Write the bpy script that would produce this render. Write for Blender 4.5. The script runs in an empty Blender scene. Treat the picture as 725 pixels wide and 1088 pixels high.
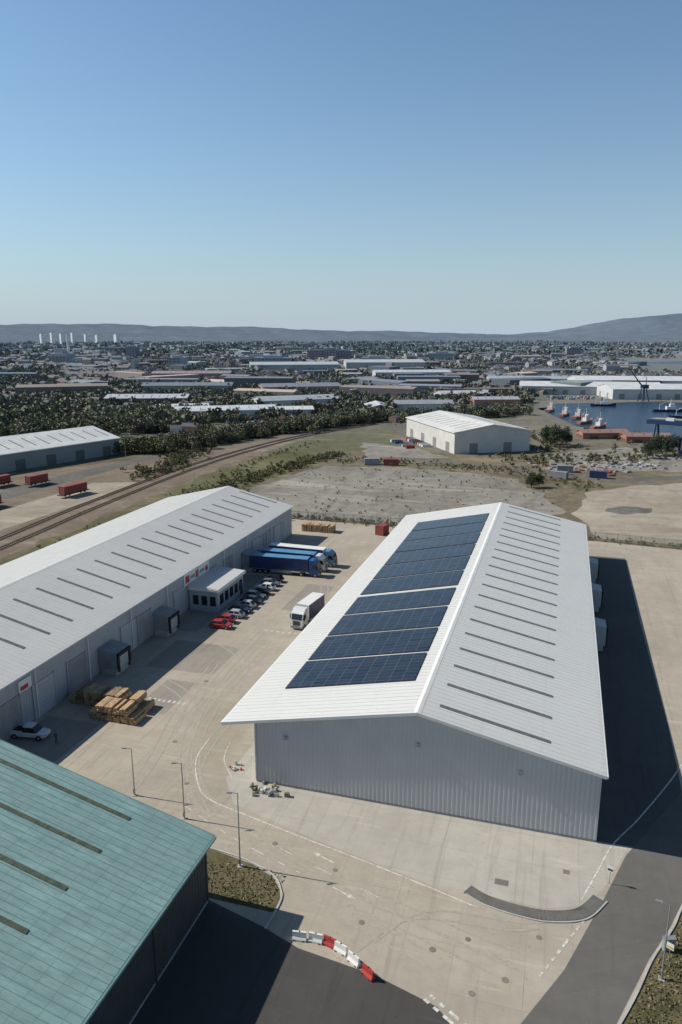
import bpy, bmesh, math, random
import numpy as np
from mathutils import Vector, Matrix
random.seed(7); rng=np.random.default_rng(11)
scene=bpy.context.scene
scene.view_settings.view_transform='Standard'
try: scene.view_settings.look='None'
except Exception: pass
scene.view_settings.exposure=0
R=math.radians
YAW=16.6; CA=math.cos(R(YAW)); SA=math.sin(R(YAW))
def cam2w(cx,cy): return (CA*cx-SA*cy, SA*cx+CA*cy)

# ---------------------------------------------------------------- materials
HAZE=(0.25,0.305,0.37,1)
def new_mat(name):
    m=bpy.data.materials.new(name); m.use_nodes=True
    nt=m.node_tree; return m,nt,nt.nodes['Principled BSDF']
def N(nt,t,**k):
    n=nt.nodes.new(t)
    for a,b in k.items(): setattr(n,a,b)
    return n
def L(nt,a,b): nt.links.new(a,b)
def c4(c): return (c[0],c[1],c[2],1)
def mixc(nt,fac,a,b,mode='MIX'):
    n=N(nt,'ShaderNodeMixRGB',blend_type=mode)
    for key,val in (('Fac',fac),('Color1',a),('Color2',b)):
        if hasattr(val,'is_output') : L(nt,val,n.inputs[key])
        elif key=='Fac': n.inputs[key].default_value=val
        else: n.inputs[key].default_value=c4(val)
    return n.outputs['Color']
def noise(nt,vec,scale,detail=4,rough=.6,dist=0):
    n=N(nt,'ShaderNodeTexNoise'); n.inputs['Scale'].default_value=scale
    n.inputs['Detail'].default_value=detail; n.inputs['Roughness'].default_value=rough
    n.inputs['Distortion'].default_value=dist
    L(nt,vec,n.inputs['Vector']); return n.outputs['Fac']
def ramp(nt,fac,a,b,va=0.,vb=1.):
    n=N(nt,'ShaderNodeMapRange'); n.inputs['From Min'].default_value=a; n.inputs['From Max'].default_value=b
    n.inputs['To Min'].default_value=va; n.inputs['To Max'].default_value=vb
    L(nt,fac,n.inputs['Value']); return n.outputs['Result']
def haze(nt,col,d0=330,d1=6000,mx=.92):  # painted haze: base colour fades to blue-grey with distance
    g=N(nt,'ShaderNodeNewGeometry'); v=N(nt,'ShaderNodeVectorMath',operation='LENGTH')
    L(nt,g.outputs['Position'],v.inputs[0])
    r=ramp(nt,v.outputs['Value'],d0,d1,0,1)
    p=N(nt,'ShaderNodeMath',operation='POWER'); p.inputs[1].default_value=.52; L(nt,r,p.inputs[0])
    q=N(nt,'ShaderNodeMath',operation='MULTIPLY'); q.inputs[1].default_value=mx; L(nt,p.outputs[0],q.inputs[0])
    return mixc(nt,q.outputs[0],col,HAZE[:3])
def coords(nt,world=False):
    if world: return N(nt,'ShaderNodeNewGeometry').outputs['Position']
    return N(nt,'ShaderNodeTexCoord').outputs['Object']
def stretch(nt,vec,s):
    n=N(nt,'ShaderNodeMapping'); n.inputs['Scale'].default_value=s; L(nt,vec,n.inputs['Vector']); return n.outputs[0]
def simple(name,col,rough=.6,var=.18,scale=.6,metal=0,hz=False,spec=None,bump=0,world=False):
    m,nt,b=new_mat(name); co=coords(nt,world)
    f=noise(nt,co,scale,5)
    dark=tuple(x*(1-var) for x in col); lite=tuple(min(1,x*(1+var)) for x in col)
    c=mixc(nt,ramp(nt,f,.3,.7),dark,lite)
    if hz: c=haze(nt,c)
    L(nt,c,b.inputs['Base Color']); b.inputs['Roughness'].default_value=rough; b.inputs['Metallic'].default_value=metal
    if spec is not None: b.inputs['Specular IOR Level'].default_value=spec
    return m
def concrete(name,c1,c2,mort,bw=6,bh=5,stain=.35,ang=0,warp=0.,marks=1.):
    m,nt,b=new_mat(name); co=coords(nt)
    mp=N(nt,'ShaderNodeMapping'); mp.inputs['Rotation'].default_value=(0,0,R(ang)); L(nt,co,mp.inputs['Vector'])
    br=N(nt,'ShaderNodeTexBrick'); br.offset=0; br.squash=1
    br.inputs['Scale'].default_value=1; br.inputs['Brick Width'].default_value=bw; br.inputs['Row Height'].default_value=bh
    br.inputs['Mortar Size'].default_value=.03; br.inputs['Mortar Smooth'].default_value=.3
    br.inputs['Color1'].default_value=c4(c1); br.inputs['Color2'].default_value=c4(c2); br.inputs['Mortar'].default_value=c4(mort)
    L(nt,mp.outputs[0],br.inputs['Vector'])
    c=mixc(nt,ramp(nt,noise(nt,co,.09,3),.4,.62,.2,1),tuple((p+q)/2 for p,q in zip(c1,c2)),br.outputs['Color'])
    f=noise(nt,co,.045,7,.66,.8)
    c=mixc(nt,ramp(nt,f,.42,.66,0,stain),c,tuple(x*.5 for x in c1))
    fb=noise(nt,stretch(nt,co,(1,.35,1)),.11,5,.6,.3)
    c=mixc(nt,ramp(nt,fb,.52,.6,0,stain*.7),c,(c1[0]*.66,c1[1]*.64,c1[2]*.60))
    f2=noise(nt,co,.5,6,.7)
    c=mixc(nt,ramp(nt,f2,.42,.72,0,.34),c,tuple(x*.6 for x in c2))
    f3=noise(nt,stretch(nt,co,(1.2,.05,1)),1,4,.6,.8)
    c=mixc(nt,ramp(nt,f3,.56,.70,0,.4*marks),c,tuple(x*.5 for x in c1))
    f4=noise(nt,stretch(nt,mp.outputs[0],(.07,.9,1)),1,4,.6,1.2)
    c=mixc(nt,ramp(nt,f4,.58,.72,0,.32*marks),c,tuple(min(1,x*1.3) for x in c1))
    f5=noise(nt,co,2.3,2,.5)
    c=mixc(nt,ramp(nt,f5,.68,.74,0,.5),c,tuple(x*.4 for x in c1))
    f6=noise(nt,co,14,3,.6)
    c=mixc(nt,ramp(nt,f6,.4,.7,0,.22),c,tuple(x*.5 for x in c1))
    L(nt,c,b.inputs['Base Color']); b.inputs['Roughness'].default_value=.85; b.inputs['Specular IOR Level'].default_value=.25
    return m
M={}
M['conc']=concrete('yard_concrete',(.48,.425,.345),(.41,.365,.295),(.27,.24,.2),stain=.45)
M['conc2']=concrete('new_concrete',(.50,.47,.41),(.45,.425,.37),(.30,.28,.245),4.5,4.5,.25)
M['asph']=concrete('old_asphalt',(.085,.08,.075),(.078,.074,.07),(.065,.064,.06),14,9,.3)
M['shadepaint']=concrete('painted_shade',(.12,.118,.112),(.11,.108,.104),(.09,.09,.085),9,6,.3)  # dark ground colour standing in for deeper shade east of the warehouse
M['road']=concrete('road_asphalt',(.16,.152,.14),(.148,.142,.132),(.12,.118,.11),30,3.5,.4,-27,marks=.4)
M['path']=simple('footpath_tarmac',(.13,.125,.115),.9,.2,1)
M['kerb']=simple('kerb_concrete',(.42,.41,.38),.85)
def line_mat(name,col,bgc=(.40,.36,.3),a=.42,bb=.6):
    m,nt,b=new_mat(name); co=coords(nt)
    c=mixc(nt,ramp(nt,noise(nt,co,2.2,5,.7),a,bb),col,bgc)
    L(nt,c,b.inputs['Base Color']); b.inputs['Roughness'].default_value=.75; return m
M['line']=line_mat('road_paint',(.68,.67,.62))
M['liney']=line_mat('yellow_paint',(.6,.5,.2))
M['tyre']=line_mat('tyre_rubber_marks',(.30,.27,.225),(.41,.37,.305),.3,.62)
M['patch']=concrete('repaired_concrete',(.34,.31,.265),(.31,.285,.245),(.22,.205,.18),7,5,.35)
M['cover']=simple('iron_cover',(.19,.17,.145),.7)
def roofm(name,col,var,rough=.4,streak=.25,dirt=None,purlin=1.8,lap=.22,mottle=0):
    m,nt,b=new_mat(name); co=coords(nt)
    f=noise(nt,stretch(nt,co,(.12,1.6,.12)),1,5,.65)
    c=mixc(nt,ramp(nt,f,.35,.7,0,streak),col,dirt or tuple(x*.75 for x in col))
    f2=noise(nt,co,.12,4)
    c=mixc(nt,ramp(nt,f2,.4,.7,0,var),c,tuple(x*.8 for x in col))
    if mottle:
        c=mixc(nt,ramp(nt,noise(nt,stretch(nt,co,(.5,2.2,1)),1.2,6,.75),.45,.7,0,mottle),c,tuple(x*.5 for x in col))
        c=mixc(nt,ramp(nt,noise(nt,stretch(nt,co,(.25,1.1,1)),.8,5,.7),.5,.7,0,mottle),c,tuple(min(1,x*1.5) for x in col))
    sp=N(nt,'ShaderNodeSeparateXYZ'); L(nt,co,sp.inputs[0])
    a=N(nt,'ShaderNodeMath',operation='DIVIDE'); a.inputs[1].default_value=purlin; L(nt,sp.outputs['X'],a.inputs[0])
    fr=N(nt,'ShaderNodeMath',operation='FRACT'); L(nt,a.outputs[0],fr.inputs[0])
    lt=N(nt,'ShaderNodeMath',operation='LESS_THAN'); lt.inputs[1].default_value=.04; L(nt,fr.outputs[0],lt.inputs[0])
    ml=N(nt,'ShaderNodeMath',operation='MULTIPLY'); ml.inputs[1].default_value=lap; L(nt,lt.outputs[0],ml.inputs[0])
    c=mixc(nt,ml.outputs[0],c,tuple(x*.55 for x in col))
    L(nt,c,b.inputs['Base Color']); b.inputs['Roughness'].default_value=rough; return m
M['roof']=roofm('pale_steel_roof',(.67,.665,.63),.2,.42,.18,lap=.08,purlin=6.3)
M['roof2']=roofm('weathered_steel_roof',(.62,.605,.57),.3,.4,.25,lap=.1,purlin=6.1)
M['teal']=roofm('teal_roof_sheet',(.225,.365,.35),.4,.5,.55,(.34,.45,.42),1.55,.45,.5)
M['seam']=simple('roof_seam',(.59,.585,.56),.4)
M['tealseam']=simple('teal_seam',(.15,.26,.25),.5)
M['light']=simple('rooflight_grp',(.15,.15,.14),.4,.3,2)
M['teallight']=simple('mossy_rooflight',(.085,.105,.07),.6,.35,2)
M['wall']=simple('grey_cladding',(.50,.50,.495),.5,.05,.3)
M['wallb']=simple('bluegrey_cladding',(.38,.40,.42),.45,.08,.3)
M['white']=simple('white_trim',(.76,.75,.71),.4,.06)
M['dgrey']=simple('dark_grey_metal',(.05,.055,.055),.6)
M['mgrey']=simple('mid_grey_metal',(.27,.28,.29),.5)
M['door']=simple('roller_door',(.42,.45,.47),.5,.08,3)
M['black']=simple('rubber_black',(.02,.02,.02),.8)
M['steel']=simple('galvanised_steel',(.38,.39,.39),.4,.1,2,.5)
M['red']=simple('red_paint',(.42,.05,.04),.45)
M['rustred']=simple('container_red',(.25,.055,.045),.6,.25,1)
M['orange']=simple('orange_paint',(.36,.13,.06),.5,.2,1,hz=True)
M['blue']=simple('blue_curtain',(.03,.09,.27),.45)
M['navy']=simple('navy_curtain',(.03,.045,.12),.4)
M['lblue']=simple('light_blue_paint',(.10,.24,.38),.4)
M['timber']=simple('sawn_timber',(.44,.30,.17),.85,.35,1.2)
M['timber2']=simple('old_timber',(.25,.18,.12),.9,.35,1.2)
M['yellow']=simple('yellow_paint_metal',(.6,.42,.04),.5)
M['tie']=simple('railway_sleeper',(.14,.11,.085),.9,.2,1)
def glass():
    m,nt,b=new_mat('dark_glass'); b.inputs['Base Color'].default_value=(.02,.025,.03,1); b.inputs['Roughness'].default_value=.07
    return m
M['glass']=glass()
def carpaint(n,c):
    m=simple('car_paint_'+n,c,.28,.05); m.node_tree.nodes['Principled BSDF'].inputs['Coat Weight'].default_value=.6; return m
CP={n:carpaint(n,c) for n,c in dict(red=(.34,.025,.025),black=(.015,.015,.018),silver=(.38,.39,.4),white=(.70,.70,.69),grey=(.12,.125,.13),blue=(.03,.07,.2)).items()}
def solar():
    m,nt,b=new_mat('solar_panel_glass'); co=coords(nt); sp=N(nt,'ShaderNodeSeparateXYZ'); L(nt,co,sp.inputs[0])
    def grid(sock,pitch,w):
        a=N(nt,'ShaderNodeMath',operation='DIVIDE'); a.inputs[1].default_value=pitch; L(nt,sock,a.inputs[0])
        fr=N(nt,'ShaderNodeMath',operation='FRACT'); L(nt,a.outputs[0],fr.inputs[0])
        lt=N(nt,'ShaderNodeMath',operation='LESS_THAN'); lt.inputs[1].default_value=w; L(nt,fr.outputs[0],lt.inputs[0]); return lt.outputs[0],a.outputs[0]
    gx,ax=grid(sp.outputs['X'],1.65,.035); gy,ay=grid(sp.outputs['Y'],1.0,.05)
    mx=N(nt,'ShaderNodeMath',operation='MAXIMUM'); L(nt,gx,mx.inputs[0]); L(nt,gy,mx.inputs[1])
    fl1=N(nt,'ShaderNodeMath',operation='FLOOR'); L(nt,ax,fl1.inputs[0]); fl2=N(nt,'ShaderNodeMath',operation='FLOOR'); L(nt,ay,fl2.inputs[0])
    cb=N(nt,'ShaderNodeCombineXYZ'); L(nt,fl1.outputs[0],cb.inputs[0]); L(nt,fl2.outputs[0],cb.inputs[1])
    wn=N(nt,'ShaderNodeTexWhiteNoise'); L(nt,cb.outputs[0],wn.inputs['Vector'])
    cell=mixc(nt,wn.outputs['Value'],(.010,.014,.023),(.022,.028,.042))
    c=mixc(nt,ramp(nt,mx.outputs[0],0,1,0,.65),cell,(.13,.145,.16))
    L(nt,c,b.inputs['Base Color']); b.inputs['Roughness'].default_value=.14; b.inputs['Specular IOR Level'].default_value=.28; return m
M['solar']=solar()
def water():
    m,nt,b=new_mat('water'); co=coords(nt,True)
    b.inputs['Base Color'].default_value=(.015,.04,.075,1); b.inputs['Roughness'].default_value=.25
    bp=N(nt,'ShaderNodeBump'); bp.inputs['Strength'].default_value=1; bp.inputs['Distance'].default_value=1.4
    L(nt,noise(nt,co,.5,6),bp.inputs['Height']); L(nt,bp.outputs[0],b.inputs['Normal']); return m
M['water']=water()
def earth(name,cols,scale,hz=True,fields=False,fine=0,cr=.5):
    m,nt,b=new_mat(name); co=coords(nt,True)
    f=noise(nt,co,scale,8,.65,.5); r=N(nt,'ShaderNodeValToRGB'); L(nt,f,r.inputs[0])
    el=r.color_ramp.elements; n=len(cols)
    el[0].position=.3; el[0].color=c4(cols[0]); el[1].position=.7; el[1].color=c4(cols[-1])
    for i in range(1,n-1):
        e=el.new(.3+.4*i/(n-1)); e.color=c4(cols[i])
    c=r.outputs[0]
    f2=noise(nt,co,scale*9,6,.7); c=mixc(nt,ramp(nt,f2,.35,.7,0,.5),c,tuple(x*.5 for x in cols[0]))
    if fine:
        f3=noise(nt,stretch(nt,co,(1,.25,1)),fine,6,.7,1.5); c=mixc(nt,ramp(nt,f3,.5,.62,0,cr),c,tuple(x*.55 for x in cols[1]))
        f4=noise(nt,stretch(nt,co,(.2,1,1)),fine*.6,5,.7,1.); c=mixc(nt,ramp(nt,f4,.55,.65,0,cr*.9),c,tuple(min(1,x*1.4) for x in cols[2]))
        f5=noise(nt,co,fine*3,4,.7,2); c=mixc(nt,ramp(nt,f5,.6,.66,0,cr*.8),c,(.09,.095,.05))
    if fields:
        v=N(nt,'ShaderNodeTexVoronoi'); v.inputs['Scale'].default_value=1/260; L(nt,co,v.inputs['Vector'])
        bw=N(nt,'ShaderNodeSeparateColor'); L(nt,v.outputs['Color'],bw.inputs[0])
        c=mixc(nt,ramp(nt,bw.outputs[0],.3,.9,0,.6),c,(.11,.125,.06))
        c=mixc(nt,ramp(nt,bw.outputs[1],.55,.9,0,.5),c,(.06,.06,.04))
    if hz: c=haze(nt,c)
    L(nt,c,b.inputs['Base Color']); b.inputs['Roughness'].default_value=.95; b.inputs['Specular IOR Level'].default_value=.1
    return m
M['country']=earth('countryside',[(.075,.075,.045),(.12,.11,.07),(.17,.15,.105),(.12,.12,.06)],.012,True,True)
M['dirt']=earth('rough_ground',[(.10,.09,.055),(.17,.145,.10),(.23,.195,.14),(.13,.125,.07)],.03,fine=.12)
M['bare']=earth('bare_ground',[(.30,.255,.195),(.38,.335,.265),(.42,.37,.305)],.02,fine=.06,cr=.35)
M['slab']=earth('derelict_slab',[(.20,.185,.155),(.27,.25,.215),(.32,.30,.26),(.22,.205,.16)],.03,fine=.09,cr=.6)
M['ballast']=earth('rail_ballast',[(.17,.13,.095),(.23,.185,.14),(.27,.225,.18)],.08,fine=.1)
M['grass']=earth('grass',[(.07,.07,.035),(.11,.105,.05),(.18,.15,.09),(.09,.09,.042)],.25)
M['field']=earth('meadow',[(.11,.11,.055),(.15,.145,.075),(.20,.175,.11)],.03,fine=.08)
M['yardasph']=earth('yard_asphalt',[(.12,.118,.105),(.17,.16,.145),(.20,.19,.17)],.05,fine=.1,cr=.3)
def attrm(name,rough=.8,hz=True):
    m,nt,b=new_mat(name); a=N(nt,'ShaderNodeAttribute'); a.attribute_name='Col'
    c=a.outputs['Color']
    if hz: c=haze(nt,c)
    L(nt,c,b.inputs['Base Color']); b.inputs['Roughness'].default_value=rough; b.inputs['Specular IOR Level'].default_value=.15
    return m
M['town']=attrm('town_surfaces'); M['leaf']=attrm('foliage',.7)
M['bark']=simple('bark',(.09,.07,.05),.9)

# ---------------------------------------------------------------- mesh builder
class MB:
    def __init__(s): s.v=[];s.f=[];s.m=[];s.mats=[]
    def mi(s,mat):
        if mat not in s.mats: s.mats.append(mat)
        return s.mats.index(mat)
    def add(s,vs,fs,mat):
        o=len(s.v); k=s.mi(mat); s.v+= [tuple(p) for p in vs]
        for f in fs: s.f.append([i+o for i in f]); s.m.append(k)
    def box(s,x0,y0,z0,x1,y1,z1,mat,ch=0):
        if x1<x0:x0,x1=x1,x0
        if y1<y0:y0,y1=y1,y0
        s.add([(x0,y0,z0),(x1,y0,z0),(x1,y1,z0),(x0,y1,z0),(x0,y0,z1),(x1,y0,z1),(x1,y1,z1),(x0,y1,z1)],
              [(3,2,1,0),(4,5,6,7),(0,1,5,4),(1,2,6,5),(2,3,7,6),(3,0,4,7)],mat)
    def hexa(s,b,t,mat):
        s.add(list(b)+list(t),[(3,2,1,0),(4,5,6,7),(0,1,5,4),(1,2,6,5),(2,3,7,6),(3,0,4,7)],mat)
    def cyl(s,p0,p1,r0,r1,n,mat):
        p0=Vector(p0);p1=Vector(p1); d=(p1-p0).normalized()
        a=d.orthogonal().normalized(); b=d.cross(a); vs=[]
        for p,r in((p0,r0),(p1,r1)):
            for i in range(n):
                t=2*math.pi*i/n; vs.append(p+a*math.cos(t)*r+b*math.sin(t)*r)
        fs=[(i,(i+1)%n,n+(i+1)%n,n+i) for i in range(n)]+[tuple(range(n))[::-1],tuple(range(n,2*n))]
        s.add(vs,fs,mat)
    def prism_y(s,prof,y0,y1,mat):
        n=len(prof); vs=[(x,y0,z) for x,z in prof]+[(x,y1,z) for x,z in prof]
        s.add(vs,[(i,(i+1)%n,n+(i+1)%n,n+i) for i in range(n)]+[tuple(range(n))[::-1],tuple(range(n,2*n))],mat)
    def loft(s,secs,mat):
        n=len(secs[0]); vs=[p for sec in secs for p in sec]; fs=[]
        for k in range(len(secs)-1):
            for i in range(n):
                fs.append((k*n+i,k*n+(i+1)%n,(k+1)*n+(i+1)%n,(k+1)*n+i))
        fs.append(tuple(range(n))[::-1]); fs.append(tuple((len(secs)-1)*n+i for i in range(n)))
        s.add(vs,fs,mat)
    def obj(s,name,loc=(0,0,0),rz=0,parent=None,fix=True,smooth=False):
        me=bpy.data.meshes.new(name); me.from_pydata(s.v,[],s.f)
        for m in s.mats: me.materials.append(m)
        me.polygons.foreach_set('material_index',s.m)
        if fix:
            bm=bmesh.new(); bm.from_mesh(me); bmesh.ops.recalc_face_normals(bm,faces=bm.faces); bm.to_mesh(me); bm.free()
        if smooth: me.polygons.foreach_set('use_smooth',[True]*len(me.polygons))
        me.update(); o=bpy.data.objects.new(name,me); scene.collection.objects.link(o)
        o.location=loc; o.rotation_euler=(0,0,rz)
        if parent: o.parent=parent
        return o
def empty(name,loc=(0,0,0),rz=0):
    o=bpy.data.objects.new(name,None); scene.collection.objects.link(o); o.location=loc; o.rotation_euler=(0,0,rz); return o
def sheet(name,pts,z,mat,parent=None):
    bm=bmesh.new(); vs=[bm.verts.new((x,y,z)) for x,y in pts]; f=bm.faces.new(vs)
    bmesh.ops.recalc_face_normals(bm,faces=bm.faces)
    if f.normal.z<0: f.normal_flip()
    bmesh.ops.triangulate(bm,faces=bm.faces)
    me=bpy.data.meshes.new(name); bm.to_mesh(me); bm.free(); me.materials.append(mat)
    o=bpy.data.objects.new(name,me); scene.collection.objects.link(o)
    if parent:o.parent=parent
    return o
def ragged(pts,amp,step=6):
    out=[]
    for (a,b),(c,d) in zip(pts,pts[1:]+pts[:1]):
        n=max(1,int(math.hypot(c-a,d-b)/step))
        for k in range(n):
            t=k/n; out.append((a+(c-a)*t+(random.uniform(-amp,amp) if k else 0),b+(d-b)*t+(random.uniform(-amp,amp) if k else 0)))
    return out
def smoothpath(pts,n=8):
    out=[]; P=[Vector(p+(0,)) if len(p)==2 else Vector(p) for p in pts]
    for i in range(len(P)-1):
        p0=P[max(i-1,0)];p1=P[i];p2=P[i+1];p3=P[min(i+2,len(P)-1)]
        for k in range(n):
            t=k/n; out.append(.5*((2*p1)+(p2-p0)*t+(2*p0-5*p1+4*p2-p3)*t*t+(3*p1-p0-3*p2+p3)*t**3))
    out.append(P[-1]); return out
def strip(mb,pts,w,z,mat,dash=None,h=0):
    P=smoothpath(pts) if len(pts)>2 else [Vector(p+(0,)) for p in pts]
    fine=[P[0]]
    for a,b in zip(P,P[1:]):
        l=(b-a).length; n=max(1,int(l/.5))
        for k in range(1,n+1): fine.append(a.lerp(b,k/n))
    cur=0
    for a,b in zip(fine,fine[1:]):
        l=(b-a).length; mid=cur+l/2; cur+=l
        if dash and (mid%(dash[0]+dash[1]))>dash[0]: continue
        t=(b-a).normalized(); nrm=Vector((-t.y,t.x,0))*w/2
        q=[a-nrm,b-nrm,b+nrm,a+nrm]
        if h: mb.hexa([(p.x,p.y,0.0) for p in q],[(p.x,p.y,z+h) for p in q],mat)
        else: mb.add([(p.x,p.y,z) for p in q],[(0,1,2,3)],mat)

# ---------------------------------------------------------------- ground
S=45000
sheet('ground',[(-S,-S),(S,-S),(S,S),(-S,S)],0,M['country'])
sheet('rough_ground',ragged([(-260,-60),(160,-60),(150,330),(60,420),(-20,470),(-110,470),(-200,330)],5,15),.004,M['dirt'])
sheet('concrete_yard',[(-112,10),(62,10),(62,190),(10,196),(-112,196)],.010,M['conc'])
sheet('apron_pavement',[(-36,72.2),(-33,68),(-22.6,64.9),(-9,61.6),(-5.4,62),(-2.7,61.7),(1.5,61.7),(4.6,63),(6.6,65.5),(9,71.6),(9.5,72.6),(9.5,182),(-36,182)],.014,M['conc2'])
sheet('painted_shadow_strip',[(6.3,73.0),(16.0,73.3),(16.5,100),(16.2,140),(16.4,182),(6.3,182)],.0165,M['shadepaint'])  # dark sheet painted over the warehouse's shadow footprint to deepen it
sheet('asphalt_apron',[(-75,10),(-3,10),(-3,45),(-6.5,48.5),(-12,50),(-19,50.8),(-23,52.2),(-30,54),(-75,54)],.014,M['asph'])
sheet('road',[(-14,10),(-11,25),(0,48.9),(3.2,55.1),(5.2,60.5),(6.5,63.9),(9.1,71.4),(16.3,85.3),(24,97),(36,112),(44,106),(34,93),(26,83),(18,73.5),(13.7,66),(12.3,62.6),(10.1,58.2),(7.1,51),(-2,33),(-8,10)],.0195,M['road'])
sheet('grass_verge',[(-7.6,10),(-1.6,33),(7.5,51),(10.5,58.2),(12.7,62.6),(14.1,66),(18.4,73.5),(26.4,83),(34,93),(60,93),(60,10)],.024,M['grass'])
sheet('grass_bed',[(-60,54),(-22.7,54),(-22.5,55.5),(-23.2,57),(-24.4,58.3),(-27,59.4),(-31.5,60.2),(-60,62)],.024,M['grass'])
for pts in ([(-62,97),(-50,97.3),(-50,108),(-62,108)],[(-50,127),(-44,127),(-44,143),(-50,143)],[(-66.5,62),(-58,62),(-58,79),(-66.5,79)],[(-42,150),(-38,150),(-38,178),(-42,178)],[(-66.5,112),(-60.6,112),(-60.6,145),(-66.5,145)],[(-56,84),(-51,84),(-51,94),(-56,94)]):
    sheet('yard_repair_patch',pts,.0135,M['patch'])
mb=MB()
strip(mb,[(-7.6,10),(-1.75,33),(7.35,51),(10.35,58.2),(12.55,62.6),(13.95,66),(18.2,73.5),(26.2,83),(34,93)],.18,0,M['kerb'],h=.13)
mb.obj('kerb',fix=False)
mb=MB(); strip(mb,[(-50,62),(-31.5,60.3),(-27,59.5),(-24.3,58.4),(-23.1,57),(-22.5,55.5),(-22.6,52)],.18,0,M['kerb'],h=.13); mb.obj('kerb',fix=False)
mb=MB(); strip(mb,[(-5.8,62.1),(-4,61.2),(-1,60.75),(1.8,60.85),(4.6,62.0),(6.3,64.4)],1.25,.05,M['path'],h=.05)
strip(mb,[(-5.9,61.4),(-4,60.5),(-1,60.02),(1.9,60.1),(5.1,61.4),(7.0,64.2)],.14,.06,M['kerb'],h=.05)
mb.obj('footpath',fix=False)
mb=MB(); k=0
for pts in ([(-46,110),(-46,90),(-43,76),(-36,66),(-22,59),(-6,54),(-1,52.5)],[(-50,120),(-49,95),(-45,78),(-38,67.5),(-24,60.8),(-8,56),(-1,54.5)],[(-52,100),(-50,85),(-47,72),(-46,60)],
            [(-42,120),(-41.5,95),(-42,80),(-40,70),(-33,62),(-20,56.5),(-8,52)],[(-64,94),(-58,93),(-50,88),(-47,80)],[(-64,110),(-56,109),(-48,103),(-45,92)],
            [(-14,52),(-10,57),(-2,58),(1,59)],[(-62,149),(-52,148),(-46,140),(-44,125)]):
    k+=1; z=.0205+.0003*k
    strip(mb,pts,.24,z,M['tyre']); strip(mb,[(a+1.8*.6,b+1.8*.7) for a,b in pts],.24,z+.0001,M['tyre'])
mb.obj('tyre_marks',fix=False)
mb=MB(); Z=.026
strip(mb,[(-42,80),(-41.5,75.5),(-39.5,71.5),(-36.5,68.2),(-30,66.3),(-22.6,64.5),(-16,63),(-9,61.2),(-4.6,60)],.15,Z,M['line'])
strip(mb,[(-39,80),(-38,76),(-35.5,72.8)],.12,Z,M['line'])
strip(mb,[(4.7,63.8),(6.2,68),(8,73),(11.3,79),(16.5,90),(20,100),(22,120)],.16,Z,M['line'])
strip(mb,[(-38,66),(-33,63.6),(-28,61.6),(-22,59.6)],.1,Z,M['line'],(1.2,1.6))
strip(mb,[(-30,64.2),(-22,61.3),(-13,58.4)],.08,Z,M['line'],(2,3))
strip(mb,[(1.2,53.8),(4.9,61.3)],.25,Z+.002,M['line'],(.6,.5))
strip(mb,[(-7.2,49.4),(-2.5,46.5)],.28,Z,M['line'],(.6,.5))
strip(mb,[(-7.6,48.9),(-2.9,46.0)],.28,Z,M['line'],(.6,.5))
def arrow(cx,cy,ang,s=.8):
    c,si=math.cos(ang),math.sin(ang)
    def T(p): return (cx+(p[0]*c-p[1]*si)*s,cy+(p[0]*si+p[1]*c)*s,Z)
    mb.add([T(p) for p in[(-1.8,-.09),(.6,-.09),(.6,.09),(-1.8,.09)]],[(0,1,2,3)],M['line'])
    mb.add([T(p) for p in[(.6,-.35),(1.6,0),(.6,.35)]],[(0,1,2)],M['line'])
arrow(-20.5,62.4,R(160)); arrow(-17,58.2,R(-20))
for i in range(12): 
    y=114+i*2.7; mb.add([(-60.2,y,Z),(-54.6,y,Z),(-54.6,y+.1,Z),(-60.2,y+.1,Z)],[(0,1,2,3)],M['line'])
for i in range(16):
    x=-62+i*.8; mb.add([(x,87.2,Z),(x+.4,87.2,Z),(x+.4,87.9,Z),(x,87.9,Z)],[(0,1,2,3)],M['line'])
for i in range(6):
    x=-49+i*1.1; mb.add([(x,116.2,Z),(x+.6,116.2,Z),(x+.6,116.7,Z),(x,116.7,Z)],[(0,1,2,3)],M['line'])
for y in (139,146,154,162): mb.add([(-66,y,Z),(-49,y,Z),(-49,y+.12,Z),(-66,y+.12,Z)],[(0,1,2,3)],M['liney'])
mb.obj('road_markings',fix=False)
mb=MB()
for (x,y,r) in [(-14.5,55.2,.28),(-7.8,54,.3),(-5,56,.25),(-1.5,52.6,.3),(-18.8,61,.25),(-4,50.5,.28),(-26,63,.3),(-40,70,.3),(-46,78,.35),(-50,95,.35),(1,58,.25)]:
    mb.cyl((x,y,.015),(x,y,.032),r,r,14,M['cover'])
for (x,y,w,l) in [(-3.4,63.6,1.3,.8),(3,67,.6,.6)]: mb.box(x,y,.012,x+w,y+l,.032,M['cover'])
mb.obj('manhole_covers')

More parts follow.
